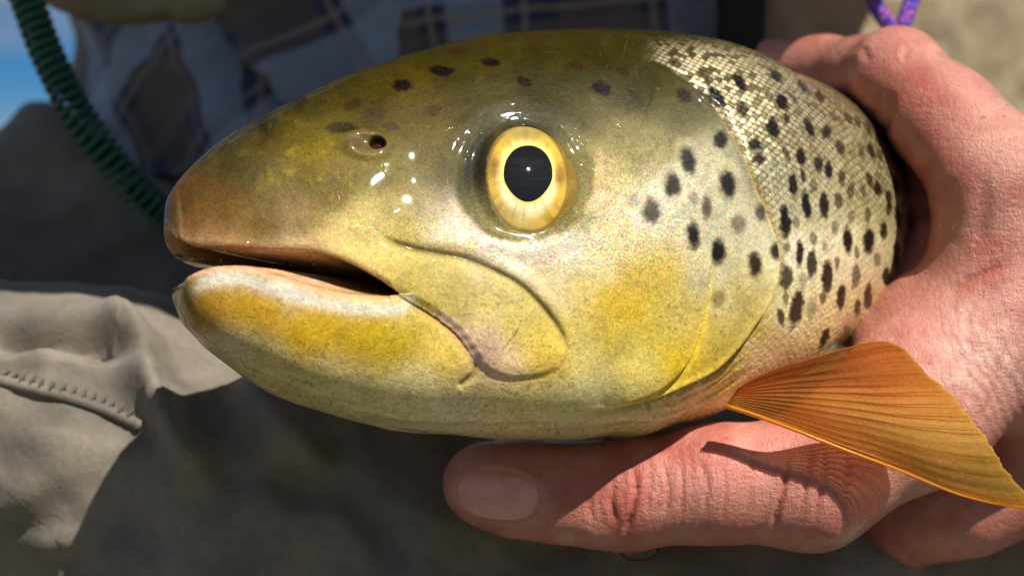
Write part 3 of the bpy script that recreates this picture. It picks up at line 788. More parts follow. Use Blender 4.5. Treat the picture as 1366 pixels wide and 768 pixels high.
def fin_px(v, t):
    """v 0 = leading (lower) ray, 1 = trailing (upper) ray; t 0 = root, 1 = tip"""
    v = np.asarray(v, float); t = np.asarray(t, float)
    e = np.stack([np.interp(1 - v, np.linspace(0, 1, 200), edge_pts[:, k]) for k in (0, 1)], -1)
    r = np.stack([np.interp(v, [0, 1], [lead[0, k], trail[0, k]]) for k in (0, 1)], -1)
    L = np.stack([np.interp(t, np.linspace(0, 1, NT), lead[:, k]) for k in (0, 1)], -1)
    T = np.stack([np.interp(t, np.linspace(0, 1, NT), trail[:, k]) for k in (0, 1)], -1)
    s = r + (e - r) * t[..., None]
    bl = (L - (lead[0] + (lead[-1] - lead[0]) * t[..., None])); bt = (T - (trail[0] + (trail[-1] - trail[0]) * t[..., None]))
    return s + bl * ((1 - v) ** 1.2)[..., None] + bt * (v ** 1.2)[..., None]
def fin_depth(v, t): return .3885 + .0085 * t * (1 - .3 * v) - .0165 * t - .0035 * np.sin(np.pi * t) * (.4 + .6 * v) + .0010 * np.sin(v * 9 + 2 * t) * t
nv, nt = 180, 90
vg, tg = np.meshgrid(np.linspace(0, 1, nv), np.linspace(0, 1, nt), indexing='ij')
rag = 1 - (.006 * np.abs(np.sin(vg * 31)) + .010 * np.abs(vnoise(vg * 300, vg * 0, 9, 93, 2))) * tg ** 8
fq = fin_px(vg, tg * rag); fd = fin_depth(vg, tg)
ridge = np.cos(vg * (NRAY - 1) * 2 * np.pi)
branch = np.cos(vg * (NRAY - 1) * 6 * np.pi)
FP = at(fq[..., 0], fq[..., 1], fd - (ridge * .00004 * (1 - .5 * tg) + .0005 * vnoise(vg * 200, tg * 100, 60, 94, 2) * smooth(.35, .7, tg)))
fc = np.zeros((nv * nt, 3)); vf, tf = vg.ravel(), tg.ravel()
fc[:] = lin((222, 156, 80))
def fover(m, rgb): fc[:] = fc * (1 - m[:, None]) + lin(rgb) * m[:, None]
fover(smooth(.62, .95, vf) * .8, (216, 128, 66))
fover(smooth(.35, .05, vf) * .8, (186, 140, 14))
fover(smooth(.85, .40, vf) * smooth(.25, .65, tf) * .95, (206, 182, 92))
fover(smooth(.10, .02, vf) * .85, (228, 160, 6))
fover(np.clip(vnoise(vf * 300, tf * 60, 14, 91, 2), 0, 1) * .6 * smooth(.25, .5, tf), (206, 150, 24))
fover(np.clip(vnoise(vf * 420, tf * 40, 12, 92, 2) - .1, 0, 1) * .5, (140, 90, 40))
fover(np.clip(vnoise(vf * 900, tf * 16, 9, 95, 2), 0, 1) * .6 * smooth(.1, .3, tf), (128, 84, 36)); fover(np.clip(-vnoise(vf * 700, tf * 20, 9, 96, 2), 0, 1) * .45, (246, 190, 110))
fover(smooth(.955, .99, tf) * .6, (226, 190, 70))
th_ = 0.00022
front_v = FP.reshape(-1, 3); nrm_f = np.cross(np.gradient(FP, axis=0), np.gradient(FP, axis=1)); nrm_f /= np.linalg.norm(nrm_f, axis=-1, keepdims=True) + 1e-15
if nrm_f[60, 40, 1] > 0: nrm_f = -nrm_f
back_v = (FP - nrm_f * th_).reshape(-1, 3)
def closed_sheet(fv, bv, nu, nvv):
    F = grid_faces(nu, nvv); n = nu * nvv
    rim = np.concatenate([np.arange(nvv), np.arange(1, nu) * nvv + nvv - 1, (nu - 1) * nvv + np.arange(nvv - 2, -1, -1), np.arange(nu - 2, 0, -1) * nvv])
    r2 = np.roll(rim, -1)
    side = np.stack([rim, r2, r2 + n, rim + n], -1)
    return np.vstack([fv, bv]), np.vstack([F, F[:, ::-1] + n, side[:, ::-1]])
Vf, Ff = closed_sheet(front_v, back_v, nv, nt)
fin = mesh_object('pectoral_fin', Vf, Ff, fin_mat, trout, True, {'Col': np.vstack([fc, fc])})
fin['label'] = 'orange and olive pectoral fin spread over the hand'
rays = []
for k in range(NRAY):
    v = k / (NRAY - 1); t = np.linspace(0.0, .985, 40)
    for br in ((0,) if k == 0 else (-1, 1)):
        vv_ = np.clip(v + br * .012 * smooth(.4, 1.0, t), 0, 1)
        qq = fin_px(vv_, t); P_ = at(qq[:, 0], qq[:, 1], fin_depth(vv_, t) - .00002)
        w0 = .00055 if k == 0 else .00013
        rays.append((k, P_, (w0 * (1 - .78 * t) + .00003)))
ray_objs = []
for k in range(NRAY):
    Vs, Fs, n0 = [], [], 0
    for (kk_, P_, rr) in rays:
        if kk_ != k: continue
        a, b = tube(P_, rr, 6); Vs.append(a); Fs += [[i + n0 for i in f] for f in b]; n0 += len(a)
    Vs = np.vstack(Vs)
    cc_ = np.tile(lin((236, 176, 16) if k < 2 else (208, 172, 84) if k < 9 else (214, 136, 64)), (len(Vs), 1))
    ray_objs.append(mesh_object('fin_ray', Vs, Fs, ray_mat, fin, True, {'Col': cc_}))

# the fin of the far side, of which a sliver shows under the chin
def place_far(P): return P
FQ2 = lambda v, t: at(628 + 250 * (1 - t) + 30 * v, 588 + 30 * v * t - 16 * (1 - t), .428 + .012 * t)
v2, t2 = np.meshgrid(np.linspace(0, 1, 40), np.linspace(0, 1, 40), indexing='ij')
P2 = FQ2(v2, t2)
Vb, Fb = closed_sheet(P2.reshape(-1, 3), (P2 + np.array([0, .0003, 0])).reshape(-1, 3), 40, 40)
fin2 = mesh_object('pectoral_fin', Vb, Fb, fin_mat, trout, True, {'Col': np.tile(lin((170, 160, 20)), (len(Vb), 1))})
# tail fin, behind the hand
te = np.array([axx[-1], axy[-1], CAM[2] + (zt[-1] + zb[-1]) / 2]); a_e = yaw[-1]; tdir = np.array([math.cos(a_e), math.sin(a_e), 0])
v3, t3 = np.meshgrid(np.linspace(-1, 1, 30), np.linspace(0, 1, 20), indexing='ij')
P3 = te + tdir * (t3 * .075 * (1 - .12 * np.cos(v3 * 1.5)) - .006)[..., None] + np.array([0, 0, 1.0]) * (v3 * (.015 + .05 * t3))[..., None] + np.array([math.sin(a_e), -math.cos(a_e), 0]) * (.004 * np.sin(3 * t3 + v3))[..., None]
Vc, Fc = closed_sheet(P3.reshape(-1, 3), (P3 + np.array([0, .0008, 0])).reshape(-1, 3), 30, 20)
mesh_object('tail_fin', Vc, Fc, fin_mat, trout, True, {'Col': np.tile(lin((110, 90, 40)), (len(Vc), 1))})

# ------------------------------------------------------------------ the angler's hand
import openvdb

def vdb_mesh(cones, h, k, lo, hi):
    """one continuous skin over rounded cones (p0, r0, p1, r1) blended with radius k"""
    lo = np.asarray(lo); hi = np.asarray(hi)
    n = np.ceil((hi - lo) / h).astype(int) + 1
    far_ = 6 * h
    F_ = np.full(n, far_, np.float32)
    for (p0, r0, p1, r1) in cones:
        R = max(r0, r1) + far_ + k
        a = np.maximum(np.floor((np.minimum(p0, p1) - R - lo) / h).astype(int), 0); b = np.minimum(np.ceil((np.maximum(p0, p1) + R - lo) / h).astype(int) + 1, n)
        if np.any(b <= a): continue
        gx = (lo[0] + h * np.arange(a[0], b[0])).astype(np.float32)[:, None, None] - p0[0]
        gy = (lo[1] + h * np.arange(a[1], b[1])).astype(np.float32)[None, :, None] - p0[1]
        gz = (lo[2] + h * np.arange(a[2], b[2])).astype(np.float32)[None, None, :] - p0[2]
        ab = (p1 - p0).astype(np.float32); L2 = float(ab @ ab) + 1e-12
        t = np.clip((gx * ab[0] + gy * ab[1] + gz * ab[2]) / L2, 0, 1)
        d = np.sqrt((gx - t * ab[0]) ** 2 + (gy - t * ab[1]) ** 2 + (gz - t * ab[2]) ** 2) - (r0 + (r1 - r0) * t)
        sub = F_[a[0]:b[0], a[1]:b[1], a[2]:b[2]]
        hh = np.maximum(k - np.abs(sub - d), 0) / k
        F_[a[0]:b[0], a[1]:b[1], a[2]:b[2]] = np.minimum(sub, d) - hh * hh * k * .25
    F_ = np.clip(F_, -3 * h, 3 * h)
    g = openvdb.FloatGrid(3 * h); g.copyFromArray(F_, tolerance=1e-9)
    pts, quads = g.convertToQuads(isovalue=0.0)
    return np.asarray(pts, float) * h + lo, np.asarray(quads, np.int32)

def chain(pts):
    out = []
    for (a, b) in zip(pts[:-1], pts[1:]):
        out.append((at(*a[:3]), a[3] * 1e-3, at(*b[:3]), b[3] * 1e-3))
    return out
HAND = []
# thumb along the belly
HAND += chain([(644, 645, .416, 9.8), (690, 651, .415, 10.2), (760, 657, .413, 10.6), (850, 655, .410, 11.9), (950, 645, .408, 12.8), (1080, 642, .409, 15.2), (1215, 545, .414, 18.5), (1320, 440, .420, 21)])
# root of the thumb, back of the hand and knuckles
HAND += chain([(1184, 458, .432, 10.0), (1240, 440, .430, 13.5), (1320, 430, .424, 19)])
HAND += chain([(1342, 250, .420, 16), (1346, 340, .422, 17.5), (1350, 450, .424, 21), (1480, 560, .450, 25), (1750, 690, .530, 32), (2300, 760, .640, 38)])
HAND += chain([(1200, 702, .452, 12), (1290, 662, .446, 14), (1400, 600, .445, 20)])
# skin between finger and thumb, set back
HAND += chain([(1262, 190, .448, 11), (1262, 300, .452, 10), (1258, 390, .448, 11)])
HAND += chain([(1235, 210, .486, 11), (1240, 300, .490, 12), (1230, 390, .486, 12)])
HAND += chain([(1228, 165, .472, 12), (1238, 260, .478, 12)])
# forefinger over the back of the fish, the other three behind it
HAND += chain([(1034, 89, .500, 7.2), (1100, 94, .490, 8.3), (1150, 99, .472, 8.8), (1196, 100, .452, 11.0), (1258, 158, .434, 12.2), (1342, 252, .420, 16)])
HAND += chain([(1085, 116, .532, 7.4), (1165, 112, .522, 8.3), (1250, 140, .500, 9.6), (1350, 235, .460, 14)])
HAND += chain([(1092, 128, .556, 6.8), (1172, 124, .546, 7.8), (1262, 155, .526, 9.0), (1362, 262, .480, 13)])
HAND += chain([(1130, 145, .580, 5.8), (1200, 145, .570, 6.8), (1280, 178, .550, 8.0), (1372, 300, .500, 11)])
# tendons and small swellings
HAND += chain([(1292, 240, .424, 3.5), (1290, 320, .430, 3.2)])
HAND += chain([(1240, 320, .440, 4.5), (1226, 372, .440, 4.5), (1196, 420, .438, 5)])
HAND += chain([(800, 692, .408, 4.5), (830, 696, .408, 4.2)])
hv, hq = vdb_mesh(HAND, .00068, .0075, (-.022, .368, .50), (.30, .66, .72))
# relax the voxel steps
def relax(v, quads, it=3):
    e = np.concatenate([quads[:, [0, 1]], quads[:, [1, 2]], quads[:, [2, 3]], quads[:, [3, 0]]])
    cnt = np.bincount(e[:, 0], minlength=len(v)) + np.bincount(e[:, 1], minlength=len(v))
    for _ in range(it):
        acc = np.stack([np.bincount(e[:, 0], v[e[:, 1], k], len(v)) + np.bincount(e[:, 1], v[e[:, 0], k], len(v)) for k in range(3)], -1)
        v = v * .4 + .6 * acc / cnt[:, None]
    return v
hv = relax(hv, hq, 4)
def vert_normals(v, quads):
    n = np.cross(v[quads[:, 2]] - v[quads[:, 0]], v[quads[:, 3]] - v[quads[:, 1]])
    N = np.stack([np.bincount(quads.ravel(), np.repeat(n[:, k], 4), len(v)) for k in range(3)], -1)
    return N / (np.linalg.norm(N, axis=1, keepdims=True) + 1e-20)
hn = vert_normals(hv, hq)
cen = hv.mean(0)
if np.einsum('ij,ij->i', hn, hv - np.array([.13, .44, .62])).mean() < 0: hq = hq[:, ::-1]; hn = -hn
hp = project(hv); hx, hy = hp[:, 0], hp[:, 1]
facing = smooth(-.15, .25, np.einsum('ij,ij->i', hn, (CAM - hv) / np.linalg.norm(CAM - hv, axis=1)[:, None]))
hd = np.zeros(len(hv))
HP = np.stack([hx, hy], -1)
CREASES = [([(846, 618), (848, 650), (843, 684), (830, 716)], .95, 3.2), ([(822, 642), (815, 668), (822, 700)], .5, 4), ([(866, 610), (867, 645), (861, 690)], .38, 2.6), ([(884, 612), (891, 650), (886, 700)], .42, 2.6),
           ([(905, 612), (911, 650), (908, 694)], .32, 2.6), ([(934, 610), (943, 650), (938, 690)], .34, 3), ([(962, 615), (966, 660), (960, 700)], .22, 3), ([(790, 640), (786, 670), (792, 700)], .3, 3.4),
           ([(1052, 606), (1044, 655), (1028, 712)], .8, 3.4), ([(1100, 596), (1098, 645), (1082, 702)], .6, 3.6), ([(1086, 590), (1074, 650), (1066, 690)], .4, 3), ([(1006, 600), (1000, 650), (992, 700)], .3, 3), ([(1128, 600), (1130, 640), (1120, 680)], .4, 4),
           ([(1190, 120), (1186, 150), (1176, 190)], .8, 5), ([(1268, 230), (1266, 280), (1258, 330)], .35, 10), ([(1310, 225), (1312, 280), (1304, 335)], .35, 11), ([(1150, 62), (1160, 84)], .3, 4), ([(1212, 60), (1204, 84)], .35, 4),
           ([(1240, 640), (1290, 620), (1340, 600)], .5, 5), ([(1300, 400), (1290, 440), (1300, 480)], .3, 5), ([(1255, 395), (1300, 372), (1350, 350)], .5, 6), ([(1290, 480), (1286, 530), (1270, 570)], .35, 4), ([(1330, 460), (1326, 520), (1310, 560)], .35, 4)]
for ln, dep, wd in CREASES:
    dep *= 1.25
    d, _, a = seg_dist(HP, spline(ln, 5)); hd -= dep * np.exp(-(d / wd) ** 2) * smooth(0, .25, a) * smooth(1, .75, a)
    hd += .28 * dep * np.exp(-((d - 2.4 * wd) / (1.3 * wd)) ** 2) * smooth(0, .25, a) * smooth(1, .75, a)
# small wrinkles across the joint and on the back of the hand
wr = np.sin((hx + 9 * vnoise(hx, hy, 26, 101, 2)) * .55)
hd += .07 * wr * np.exp(-ell(930, 650, 110, 70, 0, hx, hy) ** 4) + .11 * np.sin((hx - .45 * hy + 14 * vnoise(hx, hy, 40, 102, 2)) * .42) * np.exp(-ell(1310, 500, 80, 90, 0, hx, hy) ** 4)
hd += .10 * vnoise(hx, hy, 22, 103, 3) + .35 * vnoise(hx, hy, 90, 104, 2)
# bed of the thumb nail
nr_ = ell(664, 661, 57, 34, 8, hx, hy)
hd -= .9 * smooth(1.06, .92, nr_) ; hd += .35 * np.exp(-((nr_ - 1.16) / .12) ** 2) * smooth(640, 690, hx)
hv2 = hv + hn * (hd * facing * 1e-3)[:, None]
# colour
hc = np.tile(lin((188, 126, 114)), (len(hv), 1))
def hover(m, rgb):
    m = np.clip(m, 0, 1); hc[:] = hc * (1 - m[:, None]) + lin(rgb) * m[:, None]
hover(.55 * np.exp(-ell(800, 660, 60, 46, 0, hx, hy) ** 2), (196, 92, 76))
hover(.5 * np.exp(-ell(960, 600, 120, 40, 0, hx, hy) ** 2), (226, 140, 128))
hover(.45 * np.exp(-ell(1200, 440, 70, 60, 0, hx, hy) ** 2), (226, 142, 134))
hover(.4 * np.exp(-ell(1230, 200, 60, 120, 0, hx, hy) ** 2), (208, 116, 98))
hover(.35 * np.exp(-ell(1090, 120, 90, 40, 0, hx, hy) ** 2), (222, 130, 114))
hover(.9 * np.clip(vnoise(hx, hy, 60, 111, 4) + .15, 0, 1), (164, 70, 62))
hover(.6 * np.clip(vnoise(hx, hy, 34, 115, 3) - .05, 0, 1), (220, 172, 152))
hover(.5 * np.clip(vnoise(hx, hy, 16, 113, 2), 0, 1), (166, 84, 72))
hover(.40 * np.clip(vnoise(hx, hy, 38, 112, 3) - .05, 0, 1), (226, 168, 150))
hover(.75 * np.exp(-ell(1305, 480, 80, 70, 0, hx, hy) ** 2) * (.6 + .4 * vnoise(hx, hy, 14, 114, 2)), (240, 206, 192))  # pale overlay paints the bright wet sheen into the skin colour
hover(.35 * np.exp(-ell(1330, 170, 60, 70, 30, hx, hy) ** 2), (230, 188, 168))
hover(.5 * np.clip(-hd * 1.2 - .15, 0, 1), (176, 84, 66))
hover(.5 * smooth(1.3, 1.02, nr_), (214, 150, 132))

def make_skin():
    m = Nodes('wet_skin')
    co = m.coord()
    pores = m.noise(1500, 2, .6, co); blot = m.noise(160, 3, .6, co)
    vor = m.new('ShaderNodeTexVoronoi'); vor.feature = 'DISTANCE_TO_EDGE'; vor.inputs['Scale'].default_value = 1000
    m.put(vor.inputs['Vector'], m.mapping(co, (1.0, 1.0, .55)))
    lines = m.ramp(vor.outputs['Distance'], .0, .09)
    c = m.mix(m.ramp(blot, .35, .7, 0, .28), m.attr('Col', True), (.46, .14, .10))
    c = m.mix(m.ramp(pores, .55, .75, 0, .25), c, (.42, .15, .09))
    m.set(Base_Color=c, Roughness=m.ramp(blot, .3, .7, .28, .42), IOR=1.4, Subsurface_Weight=.12, Subsurface_Scale=.0018)
    m.p.inputs['Subsurface Radius'].default_value = (1.0, .34, .18)
    vor2 = m.new('ShaderNodeTexVoronoi'); vor2.feature = 'DISTANCE_TO_EDGE'; vor2.inputs['Scale'].default_value = 420
    m.put(vor2.inputs['Vector'], m.mapping(co, (2.4, 1.0, .7), (0, .5, 0)))
    b = m.bump(lines, .00012, .45); b = m.bump(m.ramp(vor2.outputs['Distance'], 0, .12), .00022, .35, b)
    b = m.bump(m.noise(330, 5, .7, m.mapping(co, (1.0, 1, 2.6), (0, -.4, 0))), .0010, .5, b); b = m.bump(pores, .00022, .4, b); b = m.bump(m.noise(420, 4, .65, m.mapping(co, (2.2, 1, .5))), .0006, .45, b)
    m.set(Normal=b, Coat_Weight=m.ramp(blot, .40, .60, .15, 1.0), Coat_Roughness=.06, Coat_IOR=1.33)
    m.set(Coat_Normal=m.bump(m.noise(1000, 3, .65, co), .0016, .7))
    return m.mat
skin_mat = make_skin()
person = empty('person')
hand = mesh_object('body', hv2, hq, skin_mat, person, True, {'Col': hc})
hand['label'] = 'wet reddish hand gripping the trout, thumb along its belly'

# nails
bvh = BVHTree.FromPolygons([Vector(v) for v in hv2], hq.tolist())
def hit(px, py, tree=bvh):
    d = Vector(at(px, py, 1.0) - CAM).normalized()
    return tree.ray_cast(Vector(CAM), d)
def make_nail(cx, cy, rx, ry, ang, parent, lift=.0005, name='thumb_nail'):
    a = math.radians(ang); n1, n2 = 14, 40; P_ = []
    for i in range(n1):
        r = i / (n1 - 1)
        for j in range(n2):
            t = 2 * math.pi * j / n2; ux, uy = math.cos(t), math.sin(t)
            sx = np.sign(ux) * abs(ux) ** .8 * rx * r; sy = np.sign(uy) * abs(uy) ** .85 * ry * r
            x = cx + sx * math.cos(a) - sy * math.sin(a); y = cy + sx * math.sin(a) + sy * math.cos(a)
            p, n, _, _ = hit(x, y)
            if p is None: p, n = P_[-1], Vector((0, -1, 0))
            P_.append(Vector(p) + Vector((0, -1, .25)).normalized() * (lift + .0011 * (1 - r ** 3)) if r < 1 else Vector(p) - Vector((0, -1, .2)) * .0003)
    P_ = np.array([tuple(q) for q in P_]).reshape(n1, n2, 3)
    for _ in range(3):
        Q = P_.copy(); Q[1:-1] = .5 * P_[1:-1] + .25 * (P_[:-2] + P_[2:]); Q = .5 * Q + .25 * (np.roll(Q, 1, 1) + np.roll(Q, -1, 1)); P_ = Q
    return mesh_object(name, P_.reshape(-1, 3), grid_faces(n1, n2, True), nail_mat, parent)
mn_ = Nodes('nail')
g_ = mn_.mix(mn_.ramp(mn_.noise(260, 2), .35, .7), (.70, .34, .30), (.62, .27, .24))
mn_.set(Base_Color=g_, Roughness=.3, Subsurface_Weight=.3, Subsurface_Scale=.002, Coat_Weight=.5, Coat_Roughness=.12)
mn_.set(Normal=mn_.bump(mn_.noise(300, 2, .5, mn_.mapping(mn_.coord(), (.15, 1, 3))), .0003, .25))
nail_mat = mn_.mat
make_nail(664, 661, 56, 33, 8, hand)
# forefinger nail: a shell on top of the finger tip
c0_ = at(1050, 89, .4975); e_u = at(1100, 92, .490) - at(1034, 89, .500); e_u /= np.linalg.norm(e_u)
n_up = np.array([-.05, -.35, .93]); n_up -= (n_up @ e_u) * e_u; n_up /= np.linalg.norm(n_up); e_w = np.cross(e_u, n_up)
uu_, aa_ = np.meshgrid(np.linspace(-.5, .5, 20), np.linspace(-1.05, 1.05, 20), indexing='ij')
Rn = .0078 + .0006 * np.cos(aa_) - .0012 * np.clip(-uu_ - .2, 0, 1)
PN = c0_ + e_u * (uu_ * .0150)[..., None] + n_up * (Rn * np.cos(aa_ * (1 - .25 * (2 * uu_) ** 4)))[..., None] + e_w * (Rn * np.sin(aa_ * (1 - .25 * (2 * uu_) ** 4)))[..., None]
Vn, Fn = closed_sheet(PN.reshape(-1, 3), (PN - n_up * .0006).reshape(-1, 3), 20, 20)
mesh_object('finger_nail', Vn, Fn, nail_mat, hand)

# ------------------------------------------------------------------ the angler's clothes
tag(person, 'angler in plaid shirt and tan waders holding the trout with one wet hand', 'person')

def cloth_nodes(name, rough=.85):
    m = Nodes(name); m.set(Roughness=rough)
    co = m.coord()
    w1 = m.new('ShaderNodeTexWave'); w1.inputs['Scale'].default_value = 900; w1.bands_direction = 'X'; m.put(w1.inputs['Vector'], co)
    w2 = m.new('ShaderNodeTexWave'); w2.inputs['Scale'].default_value = 900; w2.bands_direction = 'Z'; m.put(w2.inputs['Vector'], co)
    wv = m.math('ADD', w1.outputs['Fac'], w2.outputs['Fac'])
    m.set(Normal=m.bump(m.noise(260, 4, .65, co), .0007, .5, m.bump(wv, .0001, .3)))
    m.set(Sheen_Weight=.15)
    return m, co

# plaid: coordinates on the cloth in metres are stored per vertex
def make_plaid():
    m, co = cloth_nodes('plaid_cotton')
    u = m.attr('U'); v = m.attr('Vv')
    def band(x, period, lo, hi, soft=.012, shift=0.0):
        f = m.math('FRACT', m.math('ADD', m.math('MULTIPLY', x, 1.0 / period), shift))
        a = m.ramp(f, lo - soft, lo + soft); b = m.ramp(f, hi - soft, hi + soft)
        return m.math('SUBTRACT', a, b)
    c = m.mix(0.0, (.035, .050, .115), (0, 0, 0))
    P = .080
    brown = (.20, .155, .11); pale = (.42, .52, .70); cream = (.46, .36, .29)
    c = m.mix(m.math('MULTIPLY', band(u, P, .05, .42), .55), c, brown)
    c = m.mix(m.math('MULTIPLY', band(v, P, .10, .45), .55), c, brown)
    c = m.mix(m.math('MULTIPLY', band(u, P, .55, .80), .62), c, pale)
    c = m.mix(m.math('MULTIPLY', band(v, P, .58, .84), .62), c, pale)
    for x, ps in ((u, (.48, .90)), (v, (.515, .93))):
        for q in ps: c = m.mix(m.math('MULTIPLY', band(x, P, q - .014, q + .014, .010), .6), c, cream)
    c = m.mix(m.ramp(m.noise(900, 2, .6, co), .3, .7, 0, .25), c, (.05, .05, .06))
    m.set(Base_Color=c)
    return m.mat
plaid = make_plaid()

def make_wader(name, a, b, wet):
    m, co = cloth_nodes(name, .7)
    n = m.noise(40, 5, .62, co); f = m.noise(700, 3, .7, co)
    c = m.mix(m.ramp(n, .35, .68), a, b)
    c = m.mix(m.ramp(f, .4, .7, 0, .3), c, tuple(x * .6 for x in a))
    if wet: c = m.mix(m.ramp(m.noise(18, 4, .6, co), .56, .66, 0, .55), c, tuple(x * .45 for x in a))
    m.set(Base_Color=c); return m.mat
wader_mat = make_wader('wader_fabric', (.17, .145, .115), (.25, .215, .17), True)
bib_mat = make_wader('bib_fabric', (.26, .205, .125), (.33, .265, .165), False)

# --- shirt: the front and sides of the torso, folds running down and across
nu, nvv = 260, 170
th = np.linspace(-1.75, 1.75, nu)[:, None]; zz = np.linspace(.045, .46, nvv)[None, :]
TX, TY, RX, RY = .045, .820, .258, .195
lean = lambda z: -.10 * (z - .05)
def torso(th, z, off=0.0):
    rx = RX + off + .02 * (z - .1); ry = RY + off
    return np.stack([TX + rx * np.sin(th) + 0 * z, TY + lean(z) - ry * np.cos(th) + 0 * z, CAM[2] + z + 0 * th], -1)
base_t = torso(th, zz)
pq = project(base_t); tx, ty = pq[..., 0], pq[..., 1]
fold = 9 * vnoise(tx + .5 * ty, ty - .3 * tx, 150, 201, 3) + 5 * vnoise(tx * 1.4 - ty, ty * .5, 80, 202, 2) + 2 * vnoise(tx, ty, 30, 203, 2)
# deep fold left of the buttons, the button placket overlapping to the right of it
dF, sF, aF = seg_dist(np.stack([tx.ravel(), ty.ravel()], -1), spline([(330, -160), (312, 0), (330, 60), (390, 110), (430, 190), (440, 300)], 6))
fold = fold + (16 * np.where(sF > 0, -np.exp(-(dF / 45) ** 2), np.exp(-(dF / 70) ** 2) * .8)).reshape(fold.shape)
fold = fold + 7 * smooth(533, 541, tx + .03 * ty) * smooth(900, 700, tx)
nt_ = np.stack([np.sin(th) + 0 * zz, -np.cos(th) + 0 * zz, 0 * th + 0 * zz], -1)
shirt_p = base_t + nt_ * (fold * 1e-3)[..., None]
shirt_p[:, 0] += nt_[:, 0] * -.006
arc = RX * th + 0 * zz; zz2 = zz + 0 * th
ang = math.radians(33)
wu = arc + .003 * vnoise(tx, ty, 170, 205); wv_ = zz2 + .003 * vnoise(tx, ty, 170, 206)
uC = np.where(tx > 537, wu * math.cos(.10) + wv_ * math.sin(.10) + .021, wu * math.cos(ang) + wv_ * math.sin(ang))
vC = np.where(tx > 537, -wu * math.sin(.10) + wv_ * math.cos(.10) + .012, -wu * math.sin(ang) + wv_ * math.cos(ang))
inner = shirt_p - nt_ * .0022
Vs, Fs = closed_sheet(shirt_p.reshape(-1, 3), inner.reshape(-1, 3), nu, nvv)
shirt = mesh_object('shirt', Vs, Fs[:, ::-1], plaid, person, True, {'U': np.tile(uC.ravel(), 2), 'Vv': np.tile(vC.ravel(), 2)})
shirt['label'] = 'dark blue and brown plaid shirt in shade'

# --- waders: bib up the right side of the chest, strap, legs
nb, mb = 150, 150
tb = np.linspace(.155, 1.75, nb)[:, None]; zb_ = np.linspace(-.20, .40, mb)[None, :]
bib0 = torso(tb, zb_, .016)
pb = project(bib0); bx, by = pb[..., 0], pb[..., 1]
fb = 7 * vnoise(bx * .8 + .2 * by, by * .35, 110, 211, 3) + 9 * np.exp(-((bx - 1245 + .25 * by) / 26) ** 2) + 3 * vnoise(bx, by, 34, 212, 2) - 12 * smooth(1010, 972, bx)
nb_ = np.stack([np.sin(tb) + 0 * zb_, -np.cos(tb) + 0 * zb_, 0 * tb + 0 * zb_], -1)
bib = bib0 + nb_ * (fb * 1e-3)[..., None]
Vb_, Fb_ = closed_sheet(bib.reshape(-1, 3), (bib - nb_ * .003).reshape(-1, 3), nb, mb)
bib_o = mesh_object('wader_bib', Vb_, Fb_[:, ::-1], bib_mat, person)
bib_o['label'] = 'tan wader bib across the right of the chest'
mst = Nodes('dark_webbing'); mst.set(Base_Color=(.012, .012, .013, 1), Roughness=.8, Normal=mst.bump(mst.noise(900, 2), .0004, .5))
ts = np.linspace(-.03, .05, 8)[:, None] * .8 + .135; zs_ = np.linspace(-.15, .40, 80)[None, :]
st = torso(ts, zs_, .020); ns_ = np.stack([np.sin(ts) + 0 * zs_, -np.cos(ts) + 0 * zs_, 0 * ts + 0 * zs_], -1)
Vt, Ft = closed_sheet(st.reshape(-1, 3), (st - ns_ * .003).reshape(-1, 3), 8, 80)
mesh_object('shoulder_strap', Vt, Ft[:, ::-1], mst.mat, person)

LEGS = []
def mm(*a): return chain([(x, y, d, r) for (x, y, d, r) in a])
LEGS += mm((1000, 680, .92, 150), (560, 580, .84, 100), (200, 500, .72, 78), (-160, 470, .65, 74), (-500, 700, .62, 70))
LEGS += mm((-420, 560, .51, 31), (-80, 548, .485, 31), (150, 590, .480, 38), (420, 770, .488, 66), (700, 900, .500, 76), (1000, 900, .505, 74), (1250, 935, .530, 58), (1450, 920, .56, 54), (1800, 900, .62, 60))
LEGS += mm((-300, 980, .66, 60), (100, 900, .66, 60), (500, 800, .62, 70), (1100, 960, .64, 80))
LEGS += mm((62, 178, .68, 10), (56, 225, .67, 14), (120, 280, .67, 18))
lv, lq = vdb_mesh(LEGS, .0028, .03, (-.42, .38, .30), (.52, 1.08, .78))
lv = relax(lv, lq, 3)
ln_ = vert_normals(lv, lq)
if np.einsum('ij,ij->i', ln_, lv - lv.mean(0)).mean() < 0: lq = lq[:, ::-1]; ln_ = -ln_
lp = project(lv); lx, ly = lp[:, 0], lp[:, 1]
lf = 5 * vnoise(lx * .7 - .5 * ly, ly + .35 * lx, 150, 221, 2) + 2.0 * vnoise(lx * .5 - .8 * ly, ly * .9 + .5 * lx, 60, 222, 2) + .5 * vnoise(lx, ly, 22, 223, 2) - 3.0 * np.abs(vnoise(lx - .6 * ly, ly + .5 * lx, 90, 224, 1)) - 1.0 * np.abs(vnoise(lx * .8 + .3 * ly, ly, 44, 225, 2))
for ln, dep, wd in (([(-60, 412), (60, 417), (150, 426), (225, 470)], 4, 16), ([(-60, 448), (60, 452), (150, 462), (230, 510)], -9, 15), ([(120, 400), (170, 455), (205, 520), (250, 600), (300, 680)], 13, 20), ([(330, 480), (360, 560), (440, 640)], 8, 26), ([(-40, 480), (60, 470), (140, 480)], 5, 16), ([(330, 620), (450, 660), (560, 740)], -6, 30)):
    d, s, a = seg_dist(lp, spline(ln, 6), 160); lf += dep * np.exp(-(d / wd) ** 2) * smooth(0, .25, a) * smooth(1, .75, a)
lv = lv + ln_ * (lf * 1e-3)[:, None]
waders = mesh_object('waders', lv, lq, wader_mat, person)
waders['label'] = 'grey tan waders with sunlit patches below the trout'
